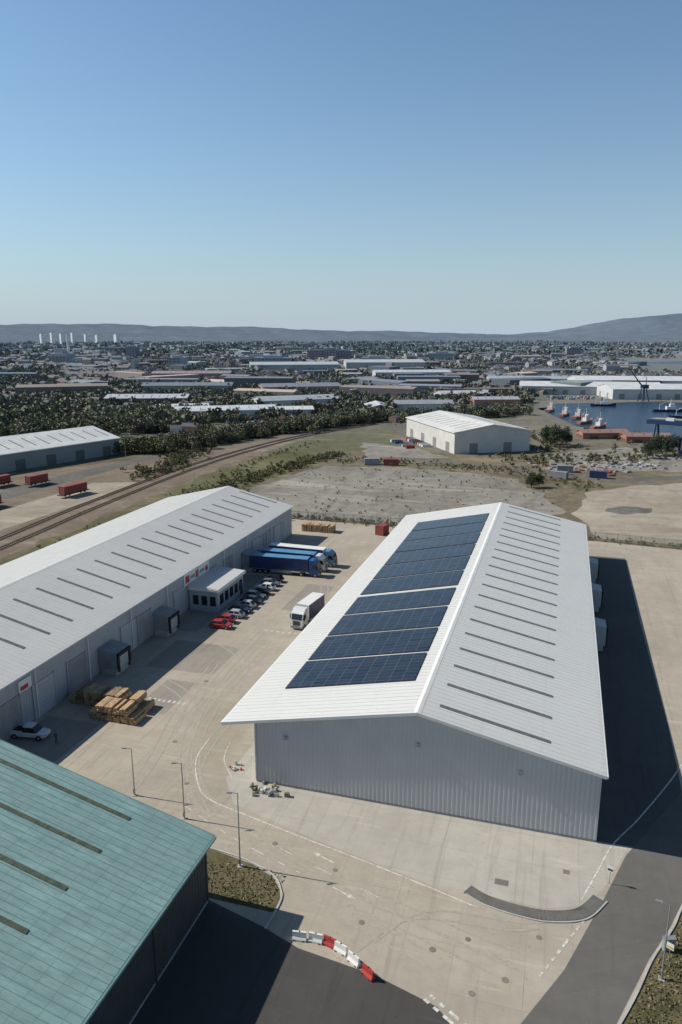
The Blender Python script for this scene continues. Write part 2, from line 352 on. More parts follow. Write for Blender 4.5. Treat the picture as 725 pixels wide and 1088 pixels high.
# ---------------------------------------------------------------- warehouses
def corr(mb,p0,p1,z0,top,nrm,mat,pitch=.6,dep=.06):
    p0=Vector(p0+(0,));p1=Vector(p1+(0,)); Lh=(p1-p0).length; t=(p1-p0)/Lh; n=Vector(nrm+(0,))
    offs=[]; k=0
    while k*pitch<Lh:
        for f,d in((0,0),(.35,0),(.5,dep),(.85,dep)):
            s=(k+f)*pitch
            if s<Lh: offs.append((s,d))
        k+=1
    offs.append((Lh,0)); vs=[]
    for s,d in offs:
        p=p0+t*s+n*d; vs+=[(p.x,p.y,z0),(p.x,p.y,top(s))]
    mb.add(vs,[(2*i,2*i+2,2*i+3,2*i+1) for i in range(len(offs)-1)],mat)
def warehouse(name,x0,x1,y0,y1,eave,ridge,oL=.4,oR=.4,oF=.35,wall='wall',roof='roof',seam='seam',light='light',
              lspan=(2,13.5),lpitch=5.4,lw=.55,lsides=(1,),seams=.9,loc=(0,0,0),rz=0,pitch=.5,lstart=2.4,trim='white'):
    E=empty(name,loc,rz); xr=(x0+x1)/2; sl=(ridge-eave)/((x1-x0)/2)
    def zt(x): return ridge-sl*abs(x-xr)
    mb=MB()
    corr(mb,(x0,y0),(x1,y0),.3,lambda s:zt(x0+s)-.2,(0,-1),M[wall],pitch,.04)
    corr(mb,(x0,y1),(x1,y1),.3,lambda s:zt(x0+s)-.2,(0,1),M[wall],pitch,.04)
    corr(mb,(x0,y0),(x0,y1),.3,lambda s:eave-.2,(-1,0),M[wall],pitch,.04)
    corr(mb,(x1,y0),(x1,y1),.3,lambda s:eave-.2,(1,0),M[wall],pitch,.04)
    mb.obj('walls',parent=E,fix=False)
    mb=MB(); mb.box(x0-.02,y0-.02,0,x1+.02,y1+.02,.3,M['mgrey'])
    for (x,y) in((x0,y0),(x1,y0),(x0,y1),(x1,y1)):
        mb.box(x-.09,y-.09,.3,x+.09,y+.09,eave-.24,M[wall])
    mb.obj('plinth',parent=E)
    mb=MB(); ya,yb=y0-oF,y1+oF
    xl,xR=x0-oL,x1+oR
    mb.prism_y([(xr,ridge-.26),(xr,ridge),(xR,zt(xR)),(xR,zt(xR)-.26)],ya,yb,M[roof])
    mb.prism_y([(xr,ridge-.26),(xr,ridge),(xl,zt(xl)),(xl,zt(xl)-.26)],ya,yb,M[roof])
    mb.prism_y([(xr-.4,ridge-.4*sl+.02),(xr,ridge+.05),(xr+.4,ridge-.4*sl+.02),(xr,ridge-.06)],ya-.02,yb+.02,M[trim])
    mb.obj('roof',parent=E)
    mb=MB()
    for s,xe in((1,xR),(-1,xl)):
        mb.prism_y([(xe+s*.003,zt(xe)-.32),(xe+s*.003,zt(xe)-.02),(xe+s*.2,zt(xe)-.05),(xe+s*.2,zt(xe)-.27)],ya,yb,M[trim])
    for yy in(ya-.06,yb+.003):
        for s,xe in((1,xR),(-1,xl)):
            mb.prism_y([(xr,ridge-.34),(xr,ridge+.03),(xe,zt(xe)+.03),(xe,zt(xe)-.34)],yy,yy+.057,M[trim])
    mb.obj('fascia',parent=E)
    if seams:
        mb=MB(); y=ya+.5
        while y<yb-.3:
            for xe in(xR,xl):
                d=1 if xe>xr else -1
                xa=xr+d*.5; h=.035
                b=[(xa,y-.03,zt(xa)-.01),(xe-d*.05,y-.03,zt(xe)-.01),(xe-d*.05,y+.03,zt(xe)-.01),(xa,y+.03,zt(xa)-.01)]
                mb.hexa(b,[(p[0],y+(-.02 if p[1]<y else .02),p[2]+h+.01) for p in b],M[seam])
            y+=seams
        mb.obj('roof_seams',parent=E,fix=False)
    mb=MB(); y=y0+lstart
    while y<y1-1.2:
        for s in lsides:
            xa=xr+s*lspan[0]; xb=xr+s*lspan[1]
            b=[(xa,y,zt(xa)+.01),(xb,y,zt(xb)+.01),(xb,y+lw,zt(xb)+.01),(xa,y+lw,zt(xa)+.01)]
            mb.hexa(b,[(p[0],p[1],p[2]+.06) for p in b],M[light])
        y+=lpitch
    if mb.v: mb.obj('rooflights',parent=E)
    return E,zt
W1,zt1=warehouse('warehouse',-32.2,6.2,72.8,180,8.2,12.2,oL=4.1,oR=.5,lspan=(2,14))
mb=MB(); nb=10; y=80.6; bl=8.25
for i in range(nb):
    gap=.6 if i!=3 else 1.4
    xa,xb=-31.4,-14.9; y2=y+bl
    b=[(xa,y,zt1(xa)+.06),(xb,y,zt1(xb)+.06),(xb,y2,zt1(xb)+.06),(xa,y2,zt1(xa)+.06)]
    mb.hexa(b,[(p[0],p[1],p[2]+.09) for p in b],M['solar']); y=y2+gap
mb.obj('solar_panels',parent=W1)
mb=MB()
for x,z in((-28.5,6.3),(-13,8),(-2,6.6)): mb.box(x,72.5,z,x+.3,72.85,z+.4,M['mgrey'])
mb.obj('wall_fittings',parent=W1)
mb=MB()
def dock(mb,x,y,s=1,w=3.8,d=3.2,h=4.3,mat=None):
    mat=mat or M['mgrey']
    x0,x1=(x,x+s*d)
    mb.hexa([(min(x0,x1),y,1.1),(max(x0,x1),y,1.1),(max(x0,x1),y+w,1.1),(min(x0,x1),y+w,1.1)],
            [(min(x0,x1),y,h if s>0 else h-.5),(max(x0,x1),y,h-.5 if s>0 else h),(max(x0,x1),y+w,h-.5 if s>0 else h),(min(x0,x1),y+w,h if s>0 else h-.5)],mat)
    mb.box(x0+s*.2,y+.2,0,x1-s*.3,y+w-.2,1.1,M['kerb'])
    xf=x1+s*.02
    mb.box(xf,y+.1,1.2,xf+s*.25,y+.6,h-.6,M['black']); mb.box(xf,y+w-.6,1.2,xf+s*.25,y+w-.1,h-.6,M['black'])
    mb.box(xf,y+.1,h-1.1,xf+s*.3,y+w-.1,h-.58,M['black'])
    mb.box(xf,y+.6,1.2,xf+s*.04,y+w-.6,h-1.1,M['door'])
    mb.box(xf,y+.3,.6,xf+s*.2,y+.7,1.1,M['black']); mb.box(xf,y+w-.7,.6,xf+s*.2,y+w-.3,1.1,M['black'])
for y in(124,143,161): dock(mb,6.3,y,1,d=3.0,h=4.8,mat=M['wallb'])
for y in(90,105): mb.box(6.25,y,.1,6.42,y+4.5,5,M['door'])
mb.obj('dock_shelters',parent=W1)
W2,zt2=warehouse('warehouse',-103.3,-67.3,62,179.5,8,12.2,wall='wallb',roof='roof2',lspan=(4,14.5),lpitch=5.4)
mb=MB()
for y in(92.5,108.5,147): dock(mb,-67.2,y,1)
for i,y in enumerate((70.5,77.5,85,99,104,116.5,138,153.5,160,167)):
    mb.box(-67.28,y,.1,-67.12,y+4.3,5.2,M['door'] if i%2 else M['mgrey'])
    for k in range(1,8): mb.box(-67.13,y+.1,.1+k*.62,-67.10,y+4.2,.14+k*.62,M['mgrey'])
    mb.box(-67.28,y-.2,.1,-67.06,y-.003,5.4,M['wallb']); mb.box(-67.28,y+4.303,.1,-67.06,y+4.5,5.4,M['wallb'])
for y in range(66,180,12): mb.cyl((-67.0,y,.1),(-67.0,y,7.7),.08,.08,8,M['white'])
mb.obj('dock_doors',parent=W2)
mb=MB(); mb.box(-67.25,120.5,5.0,-67.1,131,7.4,M['white']); 
for a,b,c,d,m in((121,122.6,5.5,6.9,'red'),(123,124.8,5.9,6.5,'mgrey'),(125.2,126.4,5.5,6.9,'red'),(126.8,129,5.9,6.5,'mgrey'),(129.3,130.4,5.6,6.6,'red')):
    mb.box(-67.095,a,c,-67.07,b,d,M[m])
mb.box(-67.25,74.8,5.3,-67.1,77.3,6.9,M['white']); mb.box(-67.095,75.1,5.5,-67.07,76.6,6.1,M['red'])
mb.obj('signboards',parent=W2)
OF=empty('office_annex')
mb=MB(); mb.box(-67.0,122,0,-61,134,4.2,M['wallb']); mb.box(-67.05,121.6,4.2,-60.5,134.4,4.6,M['white'])
mb.hexa([(-67.05,121.6,4.6),(-60.5,121.6,4.6),(-60.5,134.4,4.6),(-67.05,134.4,4.6)],[(-67.05,121.7,5.2),(-60.6,121.7,4.75),(-60.6,134.3,4.75),(-67.05,134.3,5.2)],M['roof2'])
mb.obj('walls',parent=OF)
mb=MB()
for i in range(5): mb.box(-61.02,123+i*2.2,1.2,-60.96,124.6+i*2.2,3.2,M['glass'])
for i in range(3): mb.box(-66.2+i*1.8,121.96,1.2,-65+i*1.8,122.02,3.1,M['glass'])
mb.box(-61.02,132.4,0.1,-60.9,133.5,2.3,M['navy']); mb.obj('windows',parent=OF)
W3,zt3=warehouse('teal_shed',-74.5,-29,-30,53.4,7.15,13.0,oL=.6,oR=.7,oF=.6,wall='dgrey',roof='teal',seam='tealseam',light='teallight',lspan=(1.0,16.2),lpitch=4.6,lw=.42,lstart=3.2,seams=.7,trim='tealseam')
mb=MB()
for y in range(-28,53,12): mb.cyl((-28.9,y,0.1),(-28.9,y,6.8),.07,.07,6,M['dgrey'])
mb.cyl((-28.7,35,0.1),(-28.7,35,6.8),.07,.07,6,M['mgrey'])
mb.obj('downpipes',parent=W3)

# ---------------------------------------------------------------- sheds, generic
def shed(name,cx,cy,w,l,eave,ridge,rz,wallc,roofc,doors=True):
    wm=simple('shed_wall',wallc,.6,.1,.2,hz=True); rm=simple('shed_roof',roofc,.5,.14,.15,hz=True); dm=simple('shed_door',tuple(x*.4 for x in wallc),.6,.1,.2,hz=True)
    E=empty(name,(cx,cy,0),rz); mb=MB()
    w2,l2=w/2,l/2
    mb.prism_y([(-w2,0),(-w2,eave),(0,ridge-.1),(w2,eave),(w2,0)],-l2,l2,wm); mb.obj('walls',parent=E)
    mb=MB(); sl=(ridge-eave)/w2
    for s in(1,-1):
        mb.prism_y([(0,ridge-.05),(0,ridge+.3),(s*(w2+.6),eave-.6*sl+.3),(s*(w2+.6),eave-.6*sl-.05)],-l2-.5,l2+.5,rm)
    mb.obj('roof',parent=E)
    mb=MB()
    nd=max(2,int(l/14))
    for i in range(nd):
        y=-l2+(i+.5)*l/nd
        for s in(1,-1): mb.box(s*(w2+.05),y-2.2,0,s*(w2-.1),y+2.2,min(4.5,eave*.6),dm)
    for s in(1,-1):
        for x in(-w2*.5,w2*.4): mb.box(x-2,s*(l2+.05),0,x+2,s*(l2-.1),min(4.5,eave*.6),dm)
    k=-l2+3; rl=rm if (roofc[0]<.15 or l>100) else dm
    while k<l2-2:
        for s in(1,-1):
            a=s*w2*.25;b=s*w2*.8
            bb=[(a,k,ridge-abs(a)*sl+.3),(b,k,ridge-abs(b)*sl+.3),(b,k+.5,ridge-abs(b)*sl+.3),(a,k+.5,ridge-abs(a)*sl+.3)]
            mb.hexa(bb,[(p[0],p[1],p[2]+.05) for p in bb],rl)
        k+=6
    mb.obj('doors_and_rooflights',parent=E); return E
a31=R(31); gx,gy=math.cos(a31),math.sin(a31)
cx=-45.5+gx*18.5-gy*32; cy=329+gy*18.5+gx*32
shed('white_warehouse',cx,cy,37,64,9.5,12.5,a31,(.56,.545,.50),(.68,.67,.63))
shed('railside_warehouse',-189-17.2-12.3,287.5+5.3-40,36,84,7,11,R(-17),(.2,.23,.24),(.66,.66,.63))
for (x,y,w,l,e,r,ang,wc,rc) in [
  (-205,432,22,62,6,8,-60,(.62,.64,.66),(.62,.64,.66)),(-245,450,14,34,5,6.5,-60,(.6,.62,.65),(.65,.65,.65)),(-175,452,14,40,5,6.5,-64,(.5,.56,.65),(.68,.68,.68)),
  (-300,500,26,60,6,8,-70,(.3,.16,.11),(.5,.52,.55)),(-190,520,30,60,6,8,-50,(.55,.55,.55),(.35,.37,.38)),
  (-120,490,16,30,5,7,20,(.3,.3,.32),(.6,.6,.62)),(-95,520,18,40,5,7,-70,(.6,.58,.55),(.3,.3,.32)),
  (-330,620,30,80,7,9,-70,(.3,.3,.3),(.17,.18,.19)),(-230,640,36,70,7,9,-60,(.35,.2,.15),(.2,.2,.21)),
  (-150,620,30,50,7,9,-75,(.5,.48,.45),(.55,.56,.57)),(-420,800,40,90,8,10,-70,(.4,.18,.13),(.3,.2,.2)),
  (-360,980,50,120,12,15,-65,(.32,.4,.38),(.5,.53,.5)),(-250,1050,60,110,14,17,-70,(.5,.5,.48),(.55,.55,.52)),
  (-180,900,40,90,8,10,-70,(.55,.55,.55),(.6,.62,.62)),(-40,820,36,80,7,9,-80,(.55,.5,.45),(.4,.42,.45)),
  (20,720,50,120,7,10,-84,(.55,.55,.53),(.70,.70,.68)),(90,690,44,120,8,11,-75,(.6,.6,.58),(.70,.70,.69)),
  (190,760,50,140,9,12,-80,(.6,.6,.58),(.68,.68,.68)),(60,790,50,110,9,12,-80,(.6,.6,.58),(.7,.7,.7)),
  (20,405,9,24,3,4.2,-70,(.33,.14,.09),(.30,.16,.12)),(40,396,9,22,3,4.2,-75,(.33,.14,.09),(.28,.17,.13)),(130,640,20,60,5,7,-80,(.5,.5,.5),(.35,.36,.38)),
  (-50,570,14,34,5,6.5,-70,(.35,.15,.1),(.4,.4,.42)),(-80,620,20,44,5,7,-60,(.6,.6,.58),(.5,.5,.5))]:
    shed('industrial_shed',x,y,w,l,e,r,R(ang),wc,rc)

# ---------------------------------------------------------------- water
sheet('dock_quay',ragged([(-50,545),(-30,470),(2,435),(50,380),(190,375),(280,600),(150,670),(-30,630)],2,12),.006,M['dirt'])
sheet('dock_water',[(-18,556),(-4,500),(8,452),(28,424),(56,397),(210,386),(250,590),(150,640),(60,634),(-4,600)],.012,M['water'])
sheet('quay_jetty',[(52,508),(140,480),(142,486),(58,516)],.016,M['bare'])
sheet('river_water',[(120,1500),(900,1100),(1400,1250),(900,1500),(300,1750)],.012,M['water'])

# ---------------------------------------------------------------- mid-ground surfaces
sheet('derelict_slab_ground',ragged([(-101,228),(-92,284),(-60,290),(-14,277),(3,228),(-10,212),(-38,200),(-78,198)],1.8,5),.012,M['slab'])
sheet('bare_lot',ragged([(12,199),(64,193),(150,205),(150,300),(60,300),(10,262),(4,226)],1.8,6),.012,M['bare'])
sheet('puddle_patch',ragged([(14,232),(19,229),(27,234),(28,240),(20,241),(15,237)],.6,2),.016,M['yardasph'])
sheet('meadow',ragged([(-128,330),(-112,318),(-84,318),(-60,330),(-84,372),(-92,420),(-120,400)],3,8),.012,M['field'])
sheet('meadow',[(-100,470),(-40,440),(-10,560),(-70,560)],.012,M['field'])
sheet('gravel_yard',ragged([(-80,308),(-46,318),(-66,345),(-95,352)],2,6),.014,M['slab'])
sheet('service_road',[(-75,302),(-60,306),(-20,296),(20,280),(60,305),(60,311),(20,287),(-20,303),(-60,313),(-75,310)],.016,M['yardasph'])
sheet('access_road',[(-50,330),(-62,352),(-90,405),(-84,408),(-56,354),(-46,334)],.018,M['yardasph'])
sheet('scrap_yard_ground',ragged([(-8,300),(50,312),(60,350),(30,372),(-5,340)],3,8),.014,M['slab'])
sheet('rail_yard_ground',ragged([(-210,90),(-125,90),(-128,200),(-131,300),(-122,370),(-132,380),(-160,300),(-200,230)],1.5,8),.010,M['ballast'])
sheet('rail_apron',[(-163,120),(-146,120),(-144,200),(-146,232),(-160,226)],.014,M['bare'])
sheet('rail_road',[(-183,120),(-172,120),(-170,225),(-166,300),(-172,300),(-182,226)],.014,M['yardasph'])
sheet('rail_side_grass',ragged([(-124,120),(-112,120),(-112,200),(-104,226),(-96,300),(-122,330),(-127,250)],1.5,7),.015,M['field'])
mb=MB()
for off in(0,-6):
    path=smoothpath([(-128+off,60),(-132+off,145),(-136+off,191),(-139+off*.9,258),(-136+off*.8,315),(-127+off*.7,369),(-105+off*.7,430)],14)
    for a,b in zip(path,path[1:]):
        t=(b-a).normalized(); n=Vector((-t.y,t.x,0))
        for s in(-.72,.72):
            q0=a+n*s;q1=b+n*s; u=Vector((0,0,.1)); w_=Vector((0,0,.26))
            mb.hexa([tuple(q0-n*.04+u),tuple(q1-n*.04+u),tuple(q1+n*.04+u),tuple(q0+n*.04+u)],[tuple(q0-n*.04+w_),tuple(q1-n*.04+w_),tuple(q1+n*.04+w_),tuple(q0+n*.04+w_)],M['tie'])
        l=(b-a).length; k=0
        while k<l:
            p=a+t*k; q=[p-n*1.25-t*.12,p-n*1.25+t*.12,p+n*1.25+t*.12,p+n*1.25-t*.12]
            mb.hexa([(c.x,c.y,.02) for c in q],[(c.x,c.y,.09) for c in q],M['tie']); k+=.8
mb.obj('railway_track',fix=False)

# ---------------------------------------------------------------- vegetation
def bigmesh(name,verts,faces4,cols,mat,extra=None):
    me=bpy.data.meshes.new(name); nv=len(verts); nf=len(faces4)
    me.vertices.add(nv); me.vertices.foreach_set('co',verts.astype(np.float32).ravel())
    me.loops.add(nf*4); me.loops.foreach_set('vertex_index',faces4.astype(np.int32).ravel())
    me.polygons.add(nf); me.polygons.foreach_set('loop_start',np.arange(0,nf*4,4,dtype=np.int32))
    me.update(calc_edges=True)
    me.polygons.foreach_set('use_smooth',np.zeros(nf,dtype=bool))
    at=me.attributes.new('Col','FLOAT_COLOR','FACE'); at.data.foreach_set('color',np.c_[cols,np.ones(nf)].astype(np.float32).ravel())
    me.materials.append(mat)
    o=bpy.data.objects.new(name,me); scene.collection.objects.link(o); return o
def leafcloud(centers,radii,nq,leaf,base,rg):
    n=len(centers)
    d=rg.normal(size=(n,nq,3)); d/=np.linalg.norm(d,axis=2,keepdims=True)
    r=rg.uniform(.35,1,size=(n,nq,1))**.5*rg.uniform(.75,1.15,size=(n,nq,1))
    c=centers[:,None,:]+d*r*radii[:,None,:]
    a=rg.normal(size=(n,nq,3)); a/=np.linalg.norm(a,axis=2,keepdims=True)
    b=np.cross(a,rg.normal(size=(n,nq,3))); b/=np.linalg.norm(b,axis=2,keepdims=True)
    s=(leaf[:,None,None] if hasattr(leaf,'__len__') else leaf)*rg.uniform(.6,1.3,size=(n,nq,1))
    q=np.stack([c-a*s-b*s*.6,c+a*s*.8-b*s,c+a*s+b*s*.7,c-a*s*.7+b*s],axis=2).reshape(-1,3)
    f=np.arange(len(q)).reshape(-1,4)
    cl=base[:,None,:]*rg.uniform(.7,1.4,size=(n,nq,1))
    q[:,2]=np.maximum(q[:,2],.02)
    return q,f,cl.reshape(-1,3)
PAL=np.array([(.11,.12,.05),(.14,.14,.06),(.16,.135,.085),(.125,.11,.07),(.17,.165,.07),(.085,.095,.045)])
def tree_mass(name,xy,h,rg,nclump=4,nq=26,leaf=.09,pal=PAL):
    n=len(xy); C=[];Rr=[];B=[];LF=[]
    base=pal[rg.integers(0,len(pal),n)]
    for k in range(nclump):
        off=rg.uniform(-.3,.3,size=(n,2))*h[:,None]
        z=h*rg.uniform(.25,.75,n)
        C.append(np.c_[xy+off,z]); rr=h[:,None]*rg.uniform(.2,.34,size=(n,1))*np.array([[1,1,.95]]); Rr.append(rr)
        B.append(base*rg.uniform(.8,1.2,size=(n,1))); LF.append(h*leaf)
    q,f,c=leafcloud(np.concatenate(C),np.concatenate(Rr),nq,np.concatenate(LF),np.concatenate(B),rg)
    tq=[];tc=[]
    for dx,dy in((.02,0),(0,.02)):
        x,y=xy[:,0],xy[:,1]
        tq.append(np.stack([np.c_[x-dx*h,y-dy*h,0*h],np.c_[x+dx*h,y+dy*h,0*h],np.c_[x+dx*h*.5,y+dy*h*.5,h*.55],np.c_[x-dx*h*.5,y-dy*h*.5,h*.55]],axis=1).reshape(-1,3))
        tc.append(np.tile([[.09,.07,.05]],(n,1)))
    tq=np.concatenate(tq); tf=np.arange(len(tq)).reshape(-1,4)+len(q)
    return bigmesh(name,np.concatenate([q,tq]),np.concatenate([f,tf]),np.concatenate([c]+tc),M['leaf'])
def along(pts,n,w,rg):
    P=np.array([tuple(p)[:2] for p in smoothpath(pts,10)]); s=np.r_[0,np.cumsum(np.linalg.norm(np.diff(P,axis=0),axis=1))]
    t=rg.uniform(0,s[-1],n); xy=np.c_[np.interp(t,s,P[:,0]),np.interp(t,s,P[:,1])]
    return xy+rg.normal(0,w/2,size=(n,2))
tree_mass('tree_belt',along([(-186,290),(-170,310),(-156,360),(-130,420),(-105,470)],460,11,rng),rng.uniform(3.5,8,460),rng,5,56,.045)
tree_mass('tree_belt',along([(-150,385),(-112,455),(-60,480),(-30,520)],220,14,rng),rng.uniform(4,8,220),rng,5,48,.05)
tree_mass('shrub_belt',along([(-112,205),(-110,240),(-101,290),(-94,312)],520,6,rng),rng.uniform(.8,2.2,520),rng,3,40,.065,PAL*1.15)
tree_mass('shrub_belt',along([(-80,197.5),(-40,198.5),(-8,206)],200,3.5,rng),rng.uniform(.5,1.4,200),rng,3,26,.08,PAL*1.3)
tree_mass('shrub_belt',along([(-92,296),(-60,300),(-15,290),(12,268)],300,8,rng),rng.uniform(.6,1.7,300),rng,3,30,.07,PAL*1.15)
tree_mass('shrub_belt',along([(-150,240),(-152,270),(-162,300)],240,8,rng),rng.uniform(1,2.6,240),rng,3,30,.07)
tree_mass('shrub_belt',along([(-20,320),(20,330),(50,380),(20,420)],280,16,rng),rng.uniform(1,2.8,280),rng,3,28,.08)
tree_mass('shrub_belt',along([(-120,150),(-118,210),(-122,300),(-115,345)],260,5,rng),rng.uniform(.4,1.3,260),rng,3,22,.09,PAL*1.3)
tree_mass('tree_belt',along([(-260,300),(-250,360),(-215,420)],260,34,rng),rng.uniform(5,10,260),rng,5,40,.055)
tree_mass('shrub_belt',along([(70,330),(120,380),(60,390)],160,12,rng),rng.uniform(1.5,4,160),rng,4,28,.08)
tree_mass('shrub_belt',along([(-5,345),(-2,380),(-40,430),(-90,440)],200,10,rng),rng.uniform(1,3.2,200),rng,3,28,.08)
tree_mass('shrub_belt',along([(4,198),(40,196),(70,194)],140,2.5,rng),rng.uniform(.4,1.1,140),rng,3,20,.09,PAL*1.3)
# weeds pushing through the derelict slab
wx=np.c_[rng.uniform(-95,0,260),rng.uniform(205,282,260)]
tree_mass('weed_patches',wx,rng.uniform(.25,.8,260),rng,3,14,.14,PAL*1.2)
def tree(x,y,h,name='broadleaf_tree',pal=(.05,.065,.03),cr=.36):
    E=empty(name,(x,y,0)); mb=MB(); mb.cyl((0,0,0),(0.1,0,h*.45),h*.035,h*.02,8,M['bark'])
    cs=[]
    for i in range(11):
        a=i*2.4; r=h*cr*random.uniform(.3,.8); z=h*random.uniform(.3,.85)
        e=(math.cos(a)*r,math.sin(a)*r,z); mb.cyl((.05,0,h*random.uniform(.2,.4)),e,h*.014,h*.004,5,M['bark']); cs.append(e)
    cs.append((0,0,h*.85)); mb.obj('trunk',parent=E)
    cs=np.array(cs); n=len(cs); rr=rng.uniform(.15,.27,size=(n,1))*h*np.ones((1,3))
    q,f,c=leafcloud(cs,rr,170,h*.022,np.array([pal]*n)*rng.uniform(.7,1.4,size=(n,1)),rng)
    o=bigmesh('crown',q,f,c,M['leaf']); o.parent=E
tree(-9,262,5.5); tree(-6.5,264,4.5)
for x,y,h in((-3,366,10),(2,372,9),(-7,374,9),(40,350,9),(45,355,8),(36,342,7),(-70,470,10),(-60,478,9),(-52,486,9),(48,360,8)): tree(x,y,h)
def tufts(name,fn,n,hh=(.12,.45)):
    P=np.array([fn() for _ in range(n)]); z=np.zeros(n)+.02
    a=rng.uniform(0,math.pi,n); w=rng.uniform(.04,.14,n); h=rng.uniform(hh[0],hh[1],n); dx,dy=np.cos(a)*w,np.sin(a)*w; l=rng.normal(0,.06,size=(n,2))
    q=np.stack([np.c_[P[:,0]-dx,P[:,1]-dy,z],np.c_[P[:,0]+dx,P[:,1]+dy,z],np.c_[P[:,0]+dx*.3+l[:,0],P[:,1]+dy*.3+l[:,1],z+h],np.c_[P[:,0]-dx*.5+l[:,0],P[:,1]-dy*.5+l[:,1],z+h*.8]],axis=1).reshape(-1,3)
    c=np.array([(.15,.14,.07),(.21,.18,.105),(.11,.11,.05),(.25,.215,.13)])[rng.integers(0,4,n)]*rng.uniform(.8,1.2,size=(n,1))
    bigmesh(name,q,np.arange(len(q)).reshape(-1,4),c,M['leaf'])
def fv():
    y=random.uniform(44,74); ex=np.interp(y,[33,51,58.2,62.6,66,73.5],[-1.4,7.7,10.7,12.9,14.3,18.6]); return (ex+abs(random.gauss(0,5)),y)
tufts('grass_tufts',fv,6500,(.03,.18))
def fb(): return (random.uniform(-40,-23.2),random.uniform(54,58+random.random()*1.2))
tufts('grass_tufts',fb,2600,(.03,.14))

# ---------------------------------------------------------------- town
HOUSE_V=np.array([(-.5,-.5,0),(.5,-.5,0),(.5,.5,0),(-.5,.5,0),(-.5,-.5,1),(.5,-.5,1),(.5,.5,1),(-.5,.5,1),(-.5,0,1.0),(.5,0,1.0)],float)
def houses(name,P,w,l,h,rh,ang,wc,rc,mat):
    n=len(P); V=np.repeat(HOUSE_V[None],n,0).copy()
    V[:,:,2]*=h[:,None]; V[:,8:,2]+=rh[:,None]
    x=V[:,:,0]*l[:,None]; y=V[:,:,1]*w[:,None]
    c,s=np.cos(ang)[:,None],np.sin(ang)[:,None]
    V[:,:,0]=x*c-y*s+P[:,0:1]; V[:,:,1]=x*s+y*c+P[:,1:2]
    V=np.concatenate([V,(V[:,5:6]+V[:,6:7])/2,(V[:,7:8]+V[:,4:5])/2],axis=1)
    F=np.array([(0,1,5,4),(2,3,7,6),(1,2,6,5),(3,0,4,7),(4,5,9,8),(6,7,8,9),(5,10,6,9),(7,11,4,8)])
    Fa=(F[None]+ (np.arange(n)*12)[:,None,None]).reshape(-1,4)
    C=np.stack([wc*.9,wc*.9,wc,wc,rc,rc*.95,wc,wc],axis=1).reshape(-1,3)
    return bigmesh(name,V.reshape(-1,3),Fa,C,mat)
def townpts(n,d0,d1,amax=30):
    out=[]
    while len(out)<n:
        cy=d0*math.exp(random.random()*math.log(d1/d0)); az=random.uniform(-amax,amax); cx=cy*math.tan(R(az))
        u=812*cx/cy
        if u<-150 : lim=395
        elif u<60: lim=450
        elif u<210: lim=560
        else: lim=665
        if cy<lim: continue
        x,y=cam2w(cx,cy)
        if x>100 and 1050<y<1800: continue
        cl=math.sin(cx*.013+1.3)*math.sin(cy*.006)+math.sin(cx*.031+cy*.011)*.6
        out.append((x,y,cy,cl))
    return np.array(out)
T=townpts(5400,395,4200); T=T[(T[:,3]>-.3)&((T[:,2]>600)|(rng.random(len(T))<.5))]
n=len(T); wcs=np.array([(.28,.17,.12),(.42,.38,.33),(.34,.26,.2),(.52,.50,.46),(.30,.28,.26)]); rcs=np.array([(.10,.10,.11),(.15,.13,.12),(.20,.125,.095),(.13,.13,.14)])
big=1+np.clip((T[:,2]-800)/2500,0,1)*.5
small=np.clip((T[:,2]-300)/600,.62,1)
blk=np.round((T[:,0]*.004+T[:,1]*.003),0)
ang=(blk*1.3)%3.14+rng.normal(0,.1,n)
hgt=rng.uniform(4.2,5.8,n)*small; tall=(rng.random(n)<.05)&(T[:,2]>950); hgt[tall]+=rng.uniform(3,9,tall.sum())
houses('distant_town',T[:,:2],rng.uniform(6.5,8.5,n)*big*small,rng.uniform(8,20,n)*big*small,hgt,rng.uniform(1.6,2.8,n)*small,ang,wcs[rng.integers(0,5,n)]*rng.uniform(.7,1.1,size=(n,1)),rcs[rng.integers(0,4,n)],M['town'])
T=townpts(190,600,3800); n=len(T)
g=rng.uniform(.18,.65,size=(n,1)); g[rng.random(n)<.45]*=.45
tint_=np.array([(1,1,1),(.8,.9,1.1),(1.1,.85,.7),(.85,1,.9)])[rng.integers(0,4,n)]
rh_=rng.uniform(.5,1.6,n); rh_[rng.random(n)<.4]=.05
houses('distant_industrial_units',T[:,:2],rng.uniform(12,30,n),rng.uniform(22,75,n),rng.uniform(5,11,n),rh_,rng.normal(.2,.6,n),tint_*g*.7,tint_*g,M['town'])
T=townpts(13500,400,4600); n=len(T)
hh=rng.uniform(4,9,n)*(1+np.clip((T[:,2]-700)/3000,0,1)*.8)
tree_mass('distant_trees',T[:,:2],hh,rng,3,12,.13,PAL*.95)
def farpts(n,d0,d1):
    cy=rng.uniform(d0,d1,n); az=rng.uniform(-32,32,n); cx=cy*np.tan(np.radians(az)); x=CA*cx-SA*cy;y=SA*cx+CA*cy
    m=(np.sin(cx*.004+cy*.003)+np.sin(cy*.0061+1)*.8+np.sin(cx*.011))>-.3
    m&=~((x>100)&(y>1050)&(y<1800))
    return np.c_[x,y][m]
P=farpts(4500,1800,6500); tree_mass('distant_woodland',P,rng.uniform(9,16,len(P)),rng,3,8,.26,PAL*.8)
T=[]
